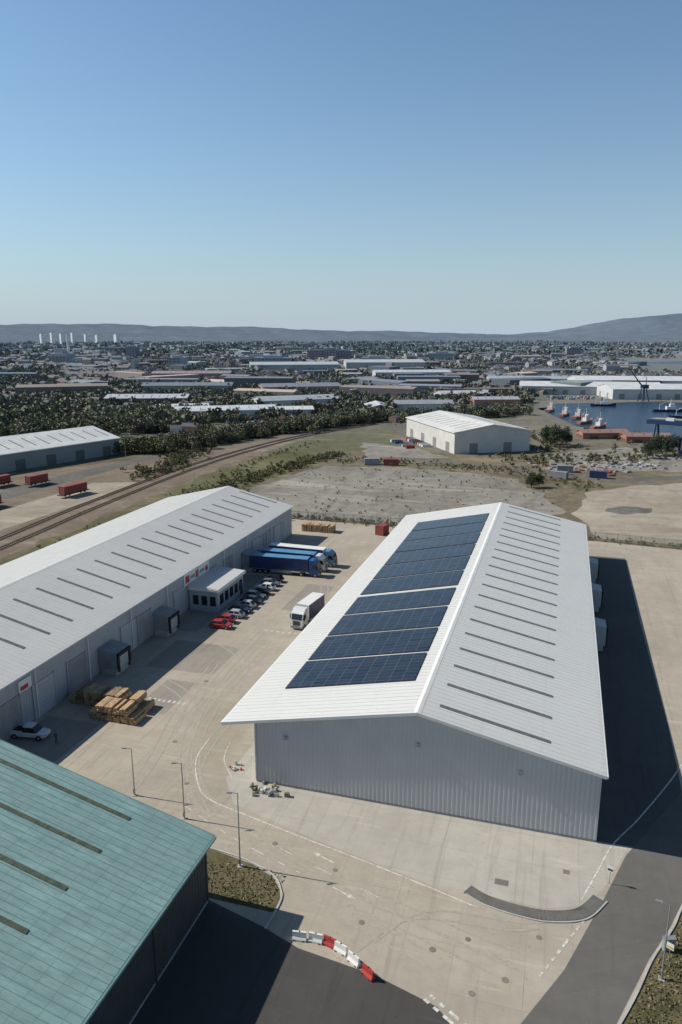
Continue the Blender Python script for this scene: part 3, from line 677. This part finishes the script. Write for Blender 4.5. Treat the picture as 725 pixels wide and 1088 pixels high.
for (bx,by,ax,nr,nc) in((-190,405,-60,3,16),(-255,430,-60,2,14),(-140,500,-50,3,12),(-60,345,31,2,10),(-120,560,-70,3,14),(-10,640,-80,3,14)):
    c_,s_=math.cos(R(ax+90)),math.sin(R(ax+90))
    for i in range(nr):
        for j in range(nc):
            if random.random()<.25: continue
            T.append((bx+j*2.8*c_-i*9*s_,by+j*2.8*s_+i*9*c_,ax))
T=np.array(T); n=len(T); cc=np.array([(.6,.6,.6),(.03,.03,.035),(.35,.36,.38),(.3,.03,.03),(.04,.07,.2),(.12,.12,.13)])[rng.integers(0,6,n)]
houses('distant_car_park',T[:,:2],np.full(n,1.8),np.full(n,4.2),np.full(n,.95),np.full(n,.5),np.radians(T[:,2]),cc,cc*.5,M['town'])
def rel(u,d): cx=(u-362.5)/812*d; return cam2w(cx,d)
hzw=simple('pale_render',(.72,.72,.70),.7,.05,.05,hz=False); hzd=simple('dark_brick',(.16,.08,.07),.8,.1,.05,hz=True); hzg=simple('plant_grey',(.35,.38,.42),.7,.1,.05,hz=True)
x,y=rel(66,1300); E=empty('power_station',(x,y,0)); mb=MB()
mb.box(-22,-12,0,14,12,20,hzg); mb.box(-12,-8,20,4,8,28,hzg); mb.box(14,-9,0,40,9,13,hzg); mb.cyl((10,0,0),(10,0,52),2.2,1.4,12,hzw)
for k in range(5): mb.box(-21+k*7,-12.3,3,-17+k*7,-12.05,16,hzd)
mb.obj('boiler_hall',parent=E)
for u,d,h,w in((45,3900,52,26),(56,3950,58,26),(66,3900,54,26),(78,4000,58,24),(92,4000,50,24),(104,3900,48,24),(124,4000,50,34)):
    x,y=rel(u,d); E=empty('tower_block',(x,y,0),R(-35)); mb=MB(); mb.box(-w/2,-10,0,w/2,10,h,hzw); mb.box(-4,-4,h,4,4,h+4,hzg)
    for k in range(int(h/6)): mb.box(-w/2+1,-10.2,2+k*6,w/2-1,-10.02,4.0+k*6,hzg)
    mb.obj('tower',parent=E)
for u,d,h,w in((338,1500,20,40),(352,1450,24,24),(365,1500,20,30),(400,1300,13,50),(290,1250,15,60),(275,1400,12,70),(188,1150,18,22),(610,1700,22,30),(470,1500,16,50),(140,1700,24,24)):
    x,y=rel(u,d); E=empty('mill_building',(x,y,0),R(10)); mb=MB(); m=hzd if h>18 else hzg
    mb.box(-w/2,-12,0,w/2,12,h,m); mb.box(-w/4,-8,h,w/4,6,h+3,hzg)
    for k in range(int(h/4.5)):
        for j in range(int(w/6)): mb.box(-w/2+1.5+j*6,-12.2,1.5+k*4.5,-w/2+5+j*6,-12.02,4+k*4.5,hzd if m is hzg else hzg)
    mb.obj('block',parent=E)

# hills: polar terrain
az=np.radians(np.linspace(-36,36,220)); dd=np.linspace(3600,13000,60)
ua=812*np.tan(az)+362.5
top=np.interp(ua,[-200,0,60,150,250,350,450,540,580,620,660,700,760,900],[345,345,345.5,346,348.5,351,353.5,355.5,353,347,341,336,333,330])
verts=[];
for j,d in enumerate(dd):
    t=min(1,max(0,(d-3600)/5200)); sm=t*t*(3-2*t)
    for i,a_ in enumerate(az):
        H=52+(355-top[i])*9000/790
        nz=(math.sin(ua[i]*.035+d*.0013)+math.sin(ua[i]*.083+d*.002)*.6+math.sin(ua[i]*.21+d*.001)*.35+math.sin(ua[i]*.47+d*.003)*.15)
        fall=1-.5*max(0,(d-9000)/4000)
        z=H*sm*fall+nz*8*sm-2*(1-sm)
        cx=d*math.tan(a_); x,y=cam2w(cx,d); verts.append((x,y,z))
na=len(az); faces=[(j*na+i,j*na+i+1,(j+1)*na+i+1,(j+1)*na+i) for j in range(len(dd)-1) for i in range(na-1)]
me=bpy.data.meshes.new('hills'); me.from_pydata(verts,[],faces); me.polygons.foreach_set('use_smooth',[True]*len(faces))
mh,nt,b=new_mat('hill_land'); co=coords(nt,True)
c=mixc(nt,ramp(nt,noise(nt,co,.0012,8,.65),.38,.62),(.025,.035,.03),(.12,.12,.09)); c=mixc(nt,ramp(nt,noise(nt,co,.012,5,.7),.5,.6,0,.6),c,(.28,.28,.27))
c=mixc(nt,.70,c,(.15,.20,.27)); L(nt,c,b.inputs['Base Color']); b.inputs['Roughness'].default_value=1; b.inputs['Specular IOR Level'].default_value=0  # blue distance haze mixed straight into the hill colour
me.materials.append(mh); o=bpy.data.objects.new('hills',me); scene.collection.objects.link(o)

# ---------------------------------------------------------------- vehicles
def wheel(mb,x,y,r,w,hub=True):
    mb.cyl((x,y-w/2,r),(x,y+w/2,r),r,r,16,M['black'])
    for s in(1,-1): mb.cyl((x,y+s*w/2,r),(x,y+s*(w/2+.02),r),r*.55,r*.5,10,M['steel'])
def car(x,y,rz,paint,van=False):
    mb=MB(); p=CP[paint]
    st=[(-2.12,.74,.42,.72),(-2.0,.84,.32,.92),(-1.2,.88,.28,.96),(.9,.88,.28,.94),(1.75,.85,.3,.80),(2.1,.76,.4,.64)]
    secs=[]
    for sx,hw,zl,zh in st:
        secs.append([(sx,-hw*.9,zl),(sx,-hw,zl+.14),(sx,-hw,zh-.14),(sx,-hw*.86,zh),(sx,hw*.86,zh),(sx,hw,zh-.14),(sx,hw,zl+.14),(sx,hw*.9,zl)])
    mb.loft(secs,p)
    b=[(-1.85,-.76,.93),(1.05,-.76,.92),(1.05,.76,.92),(-1.85,.76,.93)]; t=[(-1.35,-.6,1.42),(.3,-.6,1.44),(.3,.6,1.44),(-1.35,.6,1.42)]
    mb.hexa(b,t,M['glass'])
    mb.hexa([(-1.4,-.63,1.40),(.34,-.63,1.42),(.34,.63,1.42),(-1.4,.63,1.40)],[(-1.3,-.54,1.48),(.2,-.54,1.49),(.2,.54,1.49),(-1.3,.54,1.48)],p)
    for s in(1,-1):
        for xb,xt,w in((-1.8,-1.3,.14),(-.45,-.42,.09),(1.0,.3,.07)):
            mb.hexa([(xb-w,s*.775,.93),(xb+w,s*.775,.93),(xb+w,s*.75,.93),(xb-w,s*.75,.93)],[(xt-w,s*.615,1.43),(xt+w,s*.615,1.43),(xt+w,s*.59,1.43),(xt-w,s*.59,1.43)],p)
        mb.box(.75,s*.86,.95,.95,s*1.0,1.08,p)
        mb.box(2.0,s*.5,.55,2.12,s*.74,.68,M['white']); mb.box(-2.14,s*.52,.62,-2.05,s*.78,.8,M['red'])
        for wx in(-1.3,1.35): wheel(mb,wx,s*.8,.33,.2)
    mb.box(2.08,-.45,.42,2.13,.45,.55,M['black']); mb.box(-2.16,-.3,.5,-2.1,.3,.6,M['white'])
    mb.obj('parked_car',(x,y,.012),rz)
cols=['red','red','silver','black','silver','black','grey','black','white','grey','black','silver']
for i,cn in enumerate(cols[:11]):
    car(-57.4+random.uniform(-.4,.4),115.4+i*2.7,R(180 if i%3 else 0)+random.uniform(-.05,.05),cn)
def lorry(x,y,rz,trailer,cab,top=None,name='articulated_lorry',rigid=False):
    top=top or M['white']; mb=MB(); tr=-1.2 if rigid else -8
    prof=[(5.9,.5),(8.05,.5),(8.15,1.2),(8.1,1.9),(7.75,3.0),(7.3,3.35),(6.9,3.75),(5.95,3.8),(5.9,1.0)]
    n=len(prof); vs=[(a,-1.2,b) for a,b in prof]+[(a,1.2,b) for a,b in prof]
    mb.add(vs,[(i,(i+1)%n,n+(i+1)%n,n+i) for i in range(n)]+[tuple(range(n))[::-1],tuple(range(n,2*n))],cab)
    mb.hexa([(8.125,-1.05,1.95),(8.125,1.05,1.95),(8.08,1.05,1.95),(8.08,-1.05,1.95)],[(7.80,-1.05,2.95),(7.80,1.05,2.95),(7.70,1.05,2.95),(7.70,-1.05,2.95)],M['glass'])
    for s in(1,-1):
        mb.hexa([(6.7,s*1.2,1.95),(7.9,s*1.2,1.95),(7.9,s*1.215,1.95),(6.7,s*1.215,1.95)],[(6.7,s*1.2,2.8),(7.6,s*1.2,2.8),(7.6,s*1.215,2.8),(6.7,s*1.215,2.8)],M['glass'])
        mb.box(7.6,s*1.25,1.9,7.75,s*1.5,2.7,M['black'])
        mb.box(8.12,s*.75,.75,8.2,s*1.12,1.0,M['white'])
    mb.box(8.12,-.7,.9,8.19,.7,1.75,M['dgrey']); mb.box(8.05,-1.2,.4,8.25,1.2,.7,M['mgrey'])
    mb.box(tr+.5,-.45,.75,5.9,.45,1.04,M['dgrey'])
    for wx in((7.3,.8,-.4) if rigid else (7.3,4.1)):
        for s in(1,-1): wheel(mb,wx,s*1.05,.5,.32)
    mb.box(tr,-1.22,1.15,5.5,1.22,3.95,trailer); mb.box(tr-.03,-1.25,3.95,5.53,1.25,4.03,top)
    mb.box(tr-.03,-1.25,1.05,5.53,1.25,1.15,M['mgrey']); mb.box(tr-.06,-1.25,1.15,tr-.003,1.25,3.95,top); mb.box(5.503,-1.25,1.15,5.56,1.25,3.95,top)
    mb.box(tr-.09,-.02,1.2,tr-.065,.02,3.9,M['dgrey'])
    xx=tr+1
    while xx<5.2:
        for s in(1,-1): mb.box(xx,s*1.222,1.2,xx+.06,s*1.235,3.9,trailer)
        xx+=1.5
    if not rigid:
        for wx in(-4.2,-5.5,-6.8):
            for s in(1,-1): wheel(mb,wx,s*1.02,.5,.36)
    for s in(1,-1): mb.box(tr+(2.4 if rigid else 5),s*1.1,.45,1.8+(3 if rigid else 0),s*1.15,1.0,M['mgrey']); mb.box(tr-.12,s*.7,.8,tr-.05,s*1.15,1.0,M['red'])
    mb.obj(name,(x,y,.012),rz)
lorry(-42.6,126.2,R(-97),M['navy'],CP['white'],name='box_lorry',rigid=True)
lorry(-57.2,148.2,R(2),M['navy'],M['blue'],M['lblue']); lorry(-57.0,152.3,0,M['blue'],CP['white'],M['lblue']); lorry(-56,156.6,R(-2),M['blue'],M['lblue'],M['white'])
mb=MB(); p=CP['white']
mb.loft([[(sx,-hw,zl),(sx,-hw,zh-.1),(sx,-hw*.88,zh),(sx,hw*.88,zh),(sx,hw,zh-.1),(sx,hw,zl)] for sx,hw,zl,zh in((-2.6,.88,.5,1.0),(-.6,.92,.45,1.02),(1.4,.92,.45,1.05),(2.4,.85,.45,.95),(2.6,.75,.5,.8))],p)
mb.hexa([(-.6,-.82,1.0),(1.5,-.82,1.03),(1.5,.82,1.03),(-.6,.82,1.0)],[(-.45,-.68,1.7),(.8,-.68,1.72),(.8,.68,1.72),(-.45,.68,1.7)],M['glass'])
mb.box(-.5,-.7,1.7,.8,.7,1.78,p); mb.box(-2.5,-.7,1.0,-.75,.7,1.04,M['black'])
for s in(1,-1):
    mb.box(-2.6,s*.78,1.0,-.65,s*.9,1.2,p)
    for wx in(-1.7,1.7): wheel(mb,wx,s*.82,.38,.24)
    mb.box(2.5,s*.5,.7,2.62,s*.78,.85,M['steel'])
mb.box(-2.62,-.9,1.0,-2.5,.9,1.2,p); mb.obj('pickup_truck',(-65,73.6,.012),R(8))

def container(x,y,rz,mat,z=0,L_=12.2,wagon=False,name='shipping_container'):
    E=MB(); mb=E; zb=z+(1.1 if wagon else 0); h=2.6 
    mb.box(-L_/2+.05,-1.18,zb+.1,L_/2-.05,1.18,zb+h-.06,mat); mb.box(-L_/2,-1.22,zb+h-.06,L_/2,1.22,zb+h,mat)
    for sx in(-1,1):
        for sy in(-1,1): mb.box(sx*(L_/2-.16),sy*1.1,zb,sx*(L_/2),sy*1.23,zb+h-.061,mat)
    k=-L_/2+.4
    while k<L_/2-.4:
        for s in(1,-1): mb.box(k,s*1.182,zb+.15,k+.2,s*1.225,zb+h-.1,mat)
        k+=.42
    for yy in(-.6,-.2,.2,.6): mb.box(L_/2-.05,yy-.03,zb+.15,L_/2+.02,yy+.03,zb+h-.1,M['mgrey'])
    if wagon:
        mb.box(-L_/2-1,-1.2,.85,L_/2+1,1.2,1.09,M['dgrey'])
        for wx in(-L_/2+.8,-L_/2+2.6,L_/2-2.6,L_/2-.8):
            for s in(1,-1): mb.cyl((wx,s*.66,.75),(wx,s*.8,.75),.42,.42,12,M['dgrey'])
    mb.obj('container_wagon' if wagon else name,(x,y,.02),rz)
for (x,y,a,l) in((-154,206,80,10),(-177,217,80,8),(-188,211,80,8),(-167,182,84,8)): container(x,y,R(a),M['rustred'],0,l,True)
container(-44.3,187,R(75),M['rustred'],0,3.2)
for (x,y,a,m) in((-66,293,10,'rustred'),(0,283,-20,'mgrey'),(14,288,-10,'navy'),(2,297,5,'mgrey'),(-74,292,20,'mgrey')): container(x,y,R(a),M[m],0,6.1)

# ---------------------------------------------------------------- timber
def bundle(mb,x,y,z,w,l,h,mat):
    nx=max(2,int(w/.34)); nz=max(2,int(h/.24))
    for i in range(nx):
        for k in range(nz):
            if k==nz-1 and random.random()<.25: continue
            e=random.uniform(-.12,.12); mb.box(x+i*w/nx,y+e,z+k*h/nz,x+(i+1)*w/nx-.03,y+l+random.uniform(-.12,.12),z+(k+1)*h/nz-.03,mat)
mb=MB()
for row in range(2):
    x=-66 if row else -60.5
    while x<-53.6:
        w=1.15; nst=random.choice((2,2,2,1)) if row==0 else random.choice((1,2))
        for s in range(nst): 
            zz=.15+s*1.12; mb.box(x+.05,80.2+row*3.1,zz-.12,x+w-.05,80.35+row*3.1,zz-.01,M['timber2']); mb.box(x+.05,82.4+row*3.1,zz-.12,x+w-.05,82.55+row*3.1,zz-.01,M['timber2'])
            bundle(mb,x,80+row*3.1,zz,w,2.7,.95,M['timber'] if random.random()<.7 else M['timber2'])
        x+=w+.12
mb.obj('timber_stack')
mb=MB()
x=-66
while x<-58:
    bundle(mb,x,184,.15,1.3,3,1.8,M['timber']); x+=1.5
mb.obj('timber_stack')
def rubble(name,cx,cy,n,sp,mats,s=(.3,.9)):
    mb=MB()
    for i in range(n):
        x=cx+random.gauss(0,sp);y=cy+random.gauss(0,sp*.5);a=random.uniform(0,3);w=random.uniform(*s);d=random.uniform(*s)*.7;h=random.uniform(.15,.55)
        c,si=math.cos(a),math.sin(a)
        b=[(x+(px*c-py*si),y+(px*si+py*c),0) for px,py in((-w/2,-d/2),(w/2,-d/2),(w/2,d/2),(-w/2,d/2))]
        mb.hexa(b,[(p[0]*.9+x*.1+random.uniform(-.05,.05),p[1]*.9+y*.1,h+random.uniform(-.05,.05)) for p in b],M[random.choice(mats)])
    mb.obj(name)
rubble('rubble_blocks',-30.5,71.0,30,1.1,['kerb','white','steel','timber2','grass'],(.25,.6))
rubble('rubble_blocks',-36,74.5,8,1,['red','white','kerb'],(.2,.5))
rubble('scrap_heap',8,305,90,10,['orange','mgrey','mgrey','rustred','dgrey','timber2'],(.8,3))
rubble('scrap_heap',24,322,70,9,['mgrey','mgrey','kerb','dgrey','timber2'],(.8,3))
def barrier(x,y,rz,m):
    mb=MB(); prof=[(-.25,0),(.25,0),(.25,.18),(.1,.4),(.08,.85),(-.08,.85),(-.1,.4),(-.25,.18)]
    n=len(prof); vs=[(-.62,a,b) for a,b in prof]+[(.62,a,b) for a,b in prof]
    mb.add(vs,[(i,(i+1)%n,n+(i+1)%n,n+i) for i in range(n)]+[tuple(range(n))[::-1],tuple(range(n,2*n))],m)
    for xx in(-.4,.4): mb.box(xx-.12,-.26,0,xx+.12,.26,.1,M['black'])
    mb.cyl((0,0,.85),(0,0,.9),.06,.06,8,M['black'])
    mb.obj('traffic_barrier',(x,y,.02),rz)
bp=smoothpath([(-19.9,51.6),(-17,52.0),(-14.8,51.2),(-11.8,49.3)],2)
for i,p in enumerate(bp[:-1]):
    q=bp[i+1]; mid=(p+q)/2; barrier(mid.x,mid.y,math.atan2(q.y-p.y,q.x-p.x)+random.uniform(-.15,.15),M['white'] if i in(0,1,3,4) else M['red'])
# ---------------------------------------------------------------- street furniture
def lamp(x,y,h,rz=0):
    mb=MB(); mb.cyl((0,0,0),(0,0,.9),.11,.1,12,M['steel']); mb.cyl((0,0,.9),(0,0,h),.075,.045,12,M['steel'])
    mb.cyl((0,0,h-.05),(.7,0,h+.1),.035,.03,8,M['steel'])
    mb.hexa([(.55,-.11,h+.02),(1.1,-.08,h+.06),(1.1,.08,h+.06),(.55,.11,h+.02)],[(.58,-.08,h+.12),(1.05,-.06,h+.14),(1.05,.06,h+.14),(.58,.08,h+.12)],M['mgrey'])
    mb.box(.12,-.08,.25,.13,.08,.8,M['mgrey']); mb.box(-.25,-.25,0,.25,.25,.05,M['kerb'])
    mb.obj('street_lamp',(x,y,.02),rz)
lamp(-44.7,66.2,6,R(200)); lamp(-37.1,64,6.8,R(200)); lamp(-28.1,58.8,8.3,R(200)); lamp(10.9,56.4,7.2,R(170)); lamp(-90,200,10,R(20)); lamp(-122,230,12); lamp(-48,196,8); lamp(-165,255,14)
def sign(x,y,rz,h=2.3,c='yellow'):
    mb=MB(); mb.cyl((0,0,0),(0,0,h),.035,.035,8,M['steel']); mb.box(-.3,.04,h-.6,.3,.06,h,M['white']); mb.box(-.25,.062,h-.5,.25,.07,h-.3,M[c]); mb.box(-.3,.025,h-.4,.3,.038,h-.35,M['steel'])
    mb.obj('traffic_sign',(x,y,.02),rz)
sign(11.6,58,R(150)); sign(7.3,66.8,R(160),2,'black'); sign(-46,64,R(180),2,'red')
mb=MB(); mb.box(-.5,-.2,0,.5,.2,1.2,M['mgrey']); mb.box(-.54,-.24,1.2,.54,.24,1.26,M['steel']); mb.box(-.01,-.215,.1,.01,-.205,1.1,M['dgrey']); mb.obj('utility_cabinet',(11.8,59.8,.02),R(20))
mb=MB()
pts=[(-112,196.8),(10,196.8),(62,191)]
for (xa,ya),(xb,yb) in zip(pts,pts[1:]):
    n=int(math.hypot(xb-xa,yb-ya)/2.7)
    for i in range(n+1):
        x=xa+(xb-xa)*i/n;y=ya+(yb-ya)*i/n; mb.box(x-.06,y-.06,0,x+.06,y+.06,2.4,M['steel'])
    for z in(.4,2.1): 
        mb.hexa([(xa,ya-.03,z),(xb,yb-.03,z),(xb,yb+.03,z),(xa,ya+.03,z)],[(xa,ya-.03,z+.06),(xb,yb-.03,z+.06),(xb,yb+.03,z+.06),(xa,ya+.03,z+.06)],M['steel'])
    n=int(math.hypot(xb-xa,yb-ya)/.3)
    for i in range(n):
        x=xa+(xb-xa)*i/n;y=ya+(yb-ya)*i/n; mb.box(x-.03,y-.09,.1,x+.03,y-.065,2.4,M['steel'])
mb.obj('palisade_fence',fix=False)
# ---------------------------------------------------------------- vessels and cranes
def vessel(x,y,rz,Ln,hc,sc):
    mb=MB(); secs=[]
    for t,w,zt in((-.5,.7,1.5),(-.3,1,1.3),(.15,1,1.4),(.35,.7,1.9),(.5,.06,2.6)):
        hw=Ln*.13*w; secs.append([(t*Ln,-hw*.7,0),(t*Ln,-hw,zt),(t*Ln,hw,zt),(t*Ln,hw*.7,0)])
    mb.loft(secs,hc); b=Ln*.08
    mb.box(-Ln*.1,-b,1.4,Ln*.2,b,3.4,sc); mb.box(0,-b*.8,3.4,Ln*.15,b*.8,5.2,sc); mb.box(Ln*.151,-b*.7,4,Ln*.16,b*.7,4.9,M['glass'])
    mb.cyl((Ln*.03,0,5.2),(Ln*.03,0,9),.16,.08,8,M['white']); mb.cyl((-Ln*.06,b*.5,3.4),(-Ln*.06,b*.5,5.6),.45,.4,10,hc)
    mb.cyl((-Ln*.3,0,1.3),(-Ln*.3,0,5),.16,.12,8,M['white']); mb.cyl((-Ln*.3,0,4.5),(-Ln*.12,0,6.5),.1,.08,6,M['white'])
    mb.obj('moored_ship',(x,y,.05),rz)
for x,y,a,l in((1,512,75,18),(-9,540,80,20),(9,500,75,18),(13,470,60,16),(20,448,60,16),(75,518,-20,20),(100,492,-20,18),(70,560,10,22),(28,590,0,18)): vessel(x,y,R(a),l,M['orange'] if x<22 else M['navy'],hzw)
bl=simple('crane_blue',(.012,.035,.10),.5,hz=False)
mb=MB()
for sx in(-6,6):
    for sy in(-4,4): mb.cyl((sx,sy*1.4,0),(sx,sy*.5,12),.6,.5,8,bl)
    mb.box(sx-.5,-5,.1,sx+.5,5,1,bl); mb.box(sx-.4,-3.3,5,sx+.4,3.3,5.7,bl)
mb.box(-10,-2.4,12,10,-1.2,13.8,bl); mb.box(-10,1.2,12,10,2.4,13.8,bl); mb.box(-2,-1.1,12.6,1.5,1.1,15,M['white'])
for k in(-9.2,0,9.2): mb.box(k-.3,-1.18,12.3,k+.3,1.18,12.9,bl)
mb.obj('gantry_crane',(47,366,.02),R(-22))
for x,y,a in((60,640,30),(120,655,-20)):
    mb=MB()
    for sx in(-3,3):
        for sy in(-3,3): mb.cyl((sx,sy,0),(sx*.4,sy*.4,10),.5,.4,6,bl)
    mb.box(-2.2,-1.8,10,3,1.8,13,bl); mb.cyl((-2,0,12),(-14,0,25),.6,.3,6,bl); mb.cyl((1.5,0,13),(1.5,0,19),.35,.2,6,bl); mb.cyl((1.5,0,19),(-14,0,25),.12,.12,5,M['dgrey'])
    mb.obj('dock_crane',(x,y,.02),R(a))
# ---------------------------------------------------------------- person
def person(x,y,rz):
    E=empty('person',(x,y,.012),rz)
    J={'pel':((0,0,.93),.13),'chest':((0.02,0,1.3),.15),'neck':((.02,0,1.47),.06),'hd':((.04,0,1.53),.06),
       'lh':((0,.09,.9),.1),'lk':((.1,.1,.5),.065),'la':((.0,.1,.08),.045),'lt':((.15,.1,.04),.04),
       'rh':((0,-.09,.9),.1),'rk':((-.02,-.1,.5),.065),'ra':((-.2,-.1,.1),.045),'rt':((-.08,-.1,.04),.04),
       'ls':((.02,.18,1.4),.065),'le':((-.06,.24,1.12),.045),'lw':((.06,.25,.88),.032),
       'rs':((.02,-.18,1.4),.065),'re':((-.04,-.24,1.12),.045),'rw':((.1,-.24,.9),.032)}
    ks=list(J); Ed=[('pel','chest'),('chest','neck'),('neck','hd'),('pel','lh'),('lh','lk'),('lk','la'),('la','lt'),('pel','rh'),('rh','rk'),('rk','ra'),('ra','rt'),('chest','ls'),('ls','le'),('le','lw'),('chest','rs'),('rs','re'),('re','rw')]
    me=bpy.data.meshes.new('body'); me.from_pydata([J[k][0] for k in ks],[(ks.index(a),ks.index(b)) for a,b in Ed],[])
    o=bpy.data.objects.new('body',me); scene.collection.objects.link(o); o.parent=E; o.modifiers.new('s','SKIN'); o.modifiers.new('d','SUBSURF').levels=1
    for i,k in enumerate(ks): me.skin_vertices[0].data[i].radius=(J[k][1],)*2
    me.skin_vertices[0].data[0].use_root=True; me.materials.append(M['navy'])
    skin=simple('skin',(.5,.3,.22),.6); mb=MB()
    secs=[]
    for z,r in((1.52,.05),(1.56,.075),(1.64,.09),(1.70,.088),(1.76,.06),(1.78,.02)): secs.append([(.04+math.cos(t)*r*1.1,math.sin(t)*r*.9,z) for t in [i*math.pi/5 for i in range(10)]])
    mb.loft(secs,skin); mb.hexa([(.13,-.015,1.6),(.16,-.01,1.61),(.16,.01,1.61),(.13,.015,1.6)],[(.12,-.01,1.66),(.13,-.01,1.66),(.13,.01,1.66),(.12,.01,1.66)],skin)
    for s in(1,-1): mb.box(.12,s*.03,1.655,.135,s*.045,1.665,M['black']); mb.box(.03,s*.085,1.62,.06,s*.1,1.68,skin)
    mb.box(.12,-.025,1.575,.135,.025,1.585,M['red'])
    for (hx,hy,hz_) in((.07,.25,.86),(.11,-.24,.88)):
        mb.box(hx-.04,hy-.015,hz_-.09,hx+.04,hy+.015,hz_,skin)
        for j,l in enumerate((.07,.08,.075,.06)): mb.cyl((hx-.03+j*.02,hy,hz_-.085),(hx-.02+j*.02,hy,hz_-.085-l),.009,.007,6,skin)
        mb.cyl((hx+.04,hy,hz_-.02),(hx+.065,hy,hz_-.08),.01,.008,6,skin)
    mb.obj('head_and_hands',parent=E)
    mb=MB(); mb.loft([[(.02+math.cos(t)*r*1.15,math.sin(t)*r,z) for t in [i*math.pi/5 for i in range(10)]] for z,r in((1.0,.16),(1.15,.165),(1.35,.185),(1.44,.14),(1.47,.07))],M['dgrey']); mb.obj('jacket',parent=E)
    mb=MB(); mb.loft([[(.02+math.cos(t)*r*1.15,math.sin(t)*r,z) for t in [i*math.pi/5 for i in range(10)]] for z,r in((1.70,.1),(1.76,.085),(1.80,.04))],M['black']); mb.obj('hair',parent=E)
person(-60.6,73.2,R(200))

# ---------------------------------------------------------------- light, sky, camera
EL=39.5
w=bpy.data.worlds.new('World'); scene.world=w; w.use_nodes=True; nt=w.node_tree
bg=nt.nodes['Background']; sky=nt.nodes.new('ShaderNodeTexSky'); sky.sky_type='NISHITA'; sky.sun_disc=False
sky.sun_elevation=R(EL); sky.sun_rotation=R(-90+2); sky.altitude=100; sky.air_density=1.0; sky.dust_density=.6; sky.ozone_density=1.5
STR=.085
tint=mixc(nt,1.0,sky.outputs[0],(.98,1.25,1.36),'MULTIPLY')
tc=nt.nodes.new('ShaderNodeTexCoord'); sp=nt.nodes.new('ShaderNodeSeparateXYZ'); nt.links.new(tc.outputs['Generated'],sp.inputs[0])
up=ramp(nt,sp.outputs['Z'],.38,.8,0,.5)
tint=mixc(nt,up,tint,(0,0,0))
ab=N(nt,'ShaderNodeMath',operation='ABSOLUTE'); L(nt,sp.outputs['Z'],ab.inputs[0])
mu=N(nt,'ShaderNodeMath',operation='MULTIPLY'); mu.inputs[1].default_value=-7.5; L(nt,ab.outputs[0],mu.inputs[0])
ex=N(nt,'ShaderNodeMath',operation='EXPONENT'); L(nt,mu.outputs[0],ex.inputs[0])
hzc=mixc(nt,ex.outputs[0],tint,tuple(v/STR for v in (.46,.55,.64)))
nt.links.new(hzc,bg.inputs['Color']); bg.inputs['Strength'].default_value=STR
sd=bpy.data.lights.new('sun','SUN'); sd.energy=5.0; sd.angle=R(.5); sd.color=(1,.94,.85)
so=bpy.data.objects.new('sun',sd); scene.collection.objects.link(so)
dirv=Vector((math.cos(R(EL)),.035,-math.sin(R(EL)))); so.rotation_euler=dirv.to_track_quat('-Z','Y').to_euler()
cd=bpy.data.cameras.new('camera'); co_=bpy.data.objects.new('camera',cd); scene.collection.objects.link(co_)
cd.sensor_fit='VERTICAL'; cd.sensor_height=24; cd.lens=24*790/1088; cd.clip_start=.5; cd.clip_end=120000
co_.location=(0,0,52); co_.rotation_euler=(R(90-13.45),0,R(YAW)); scene.camera=co_
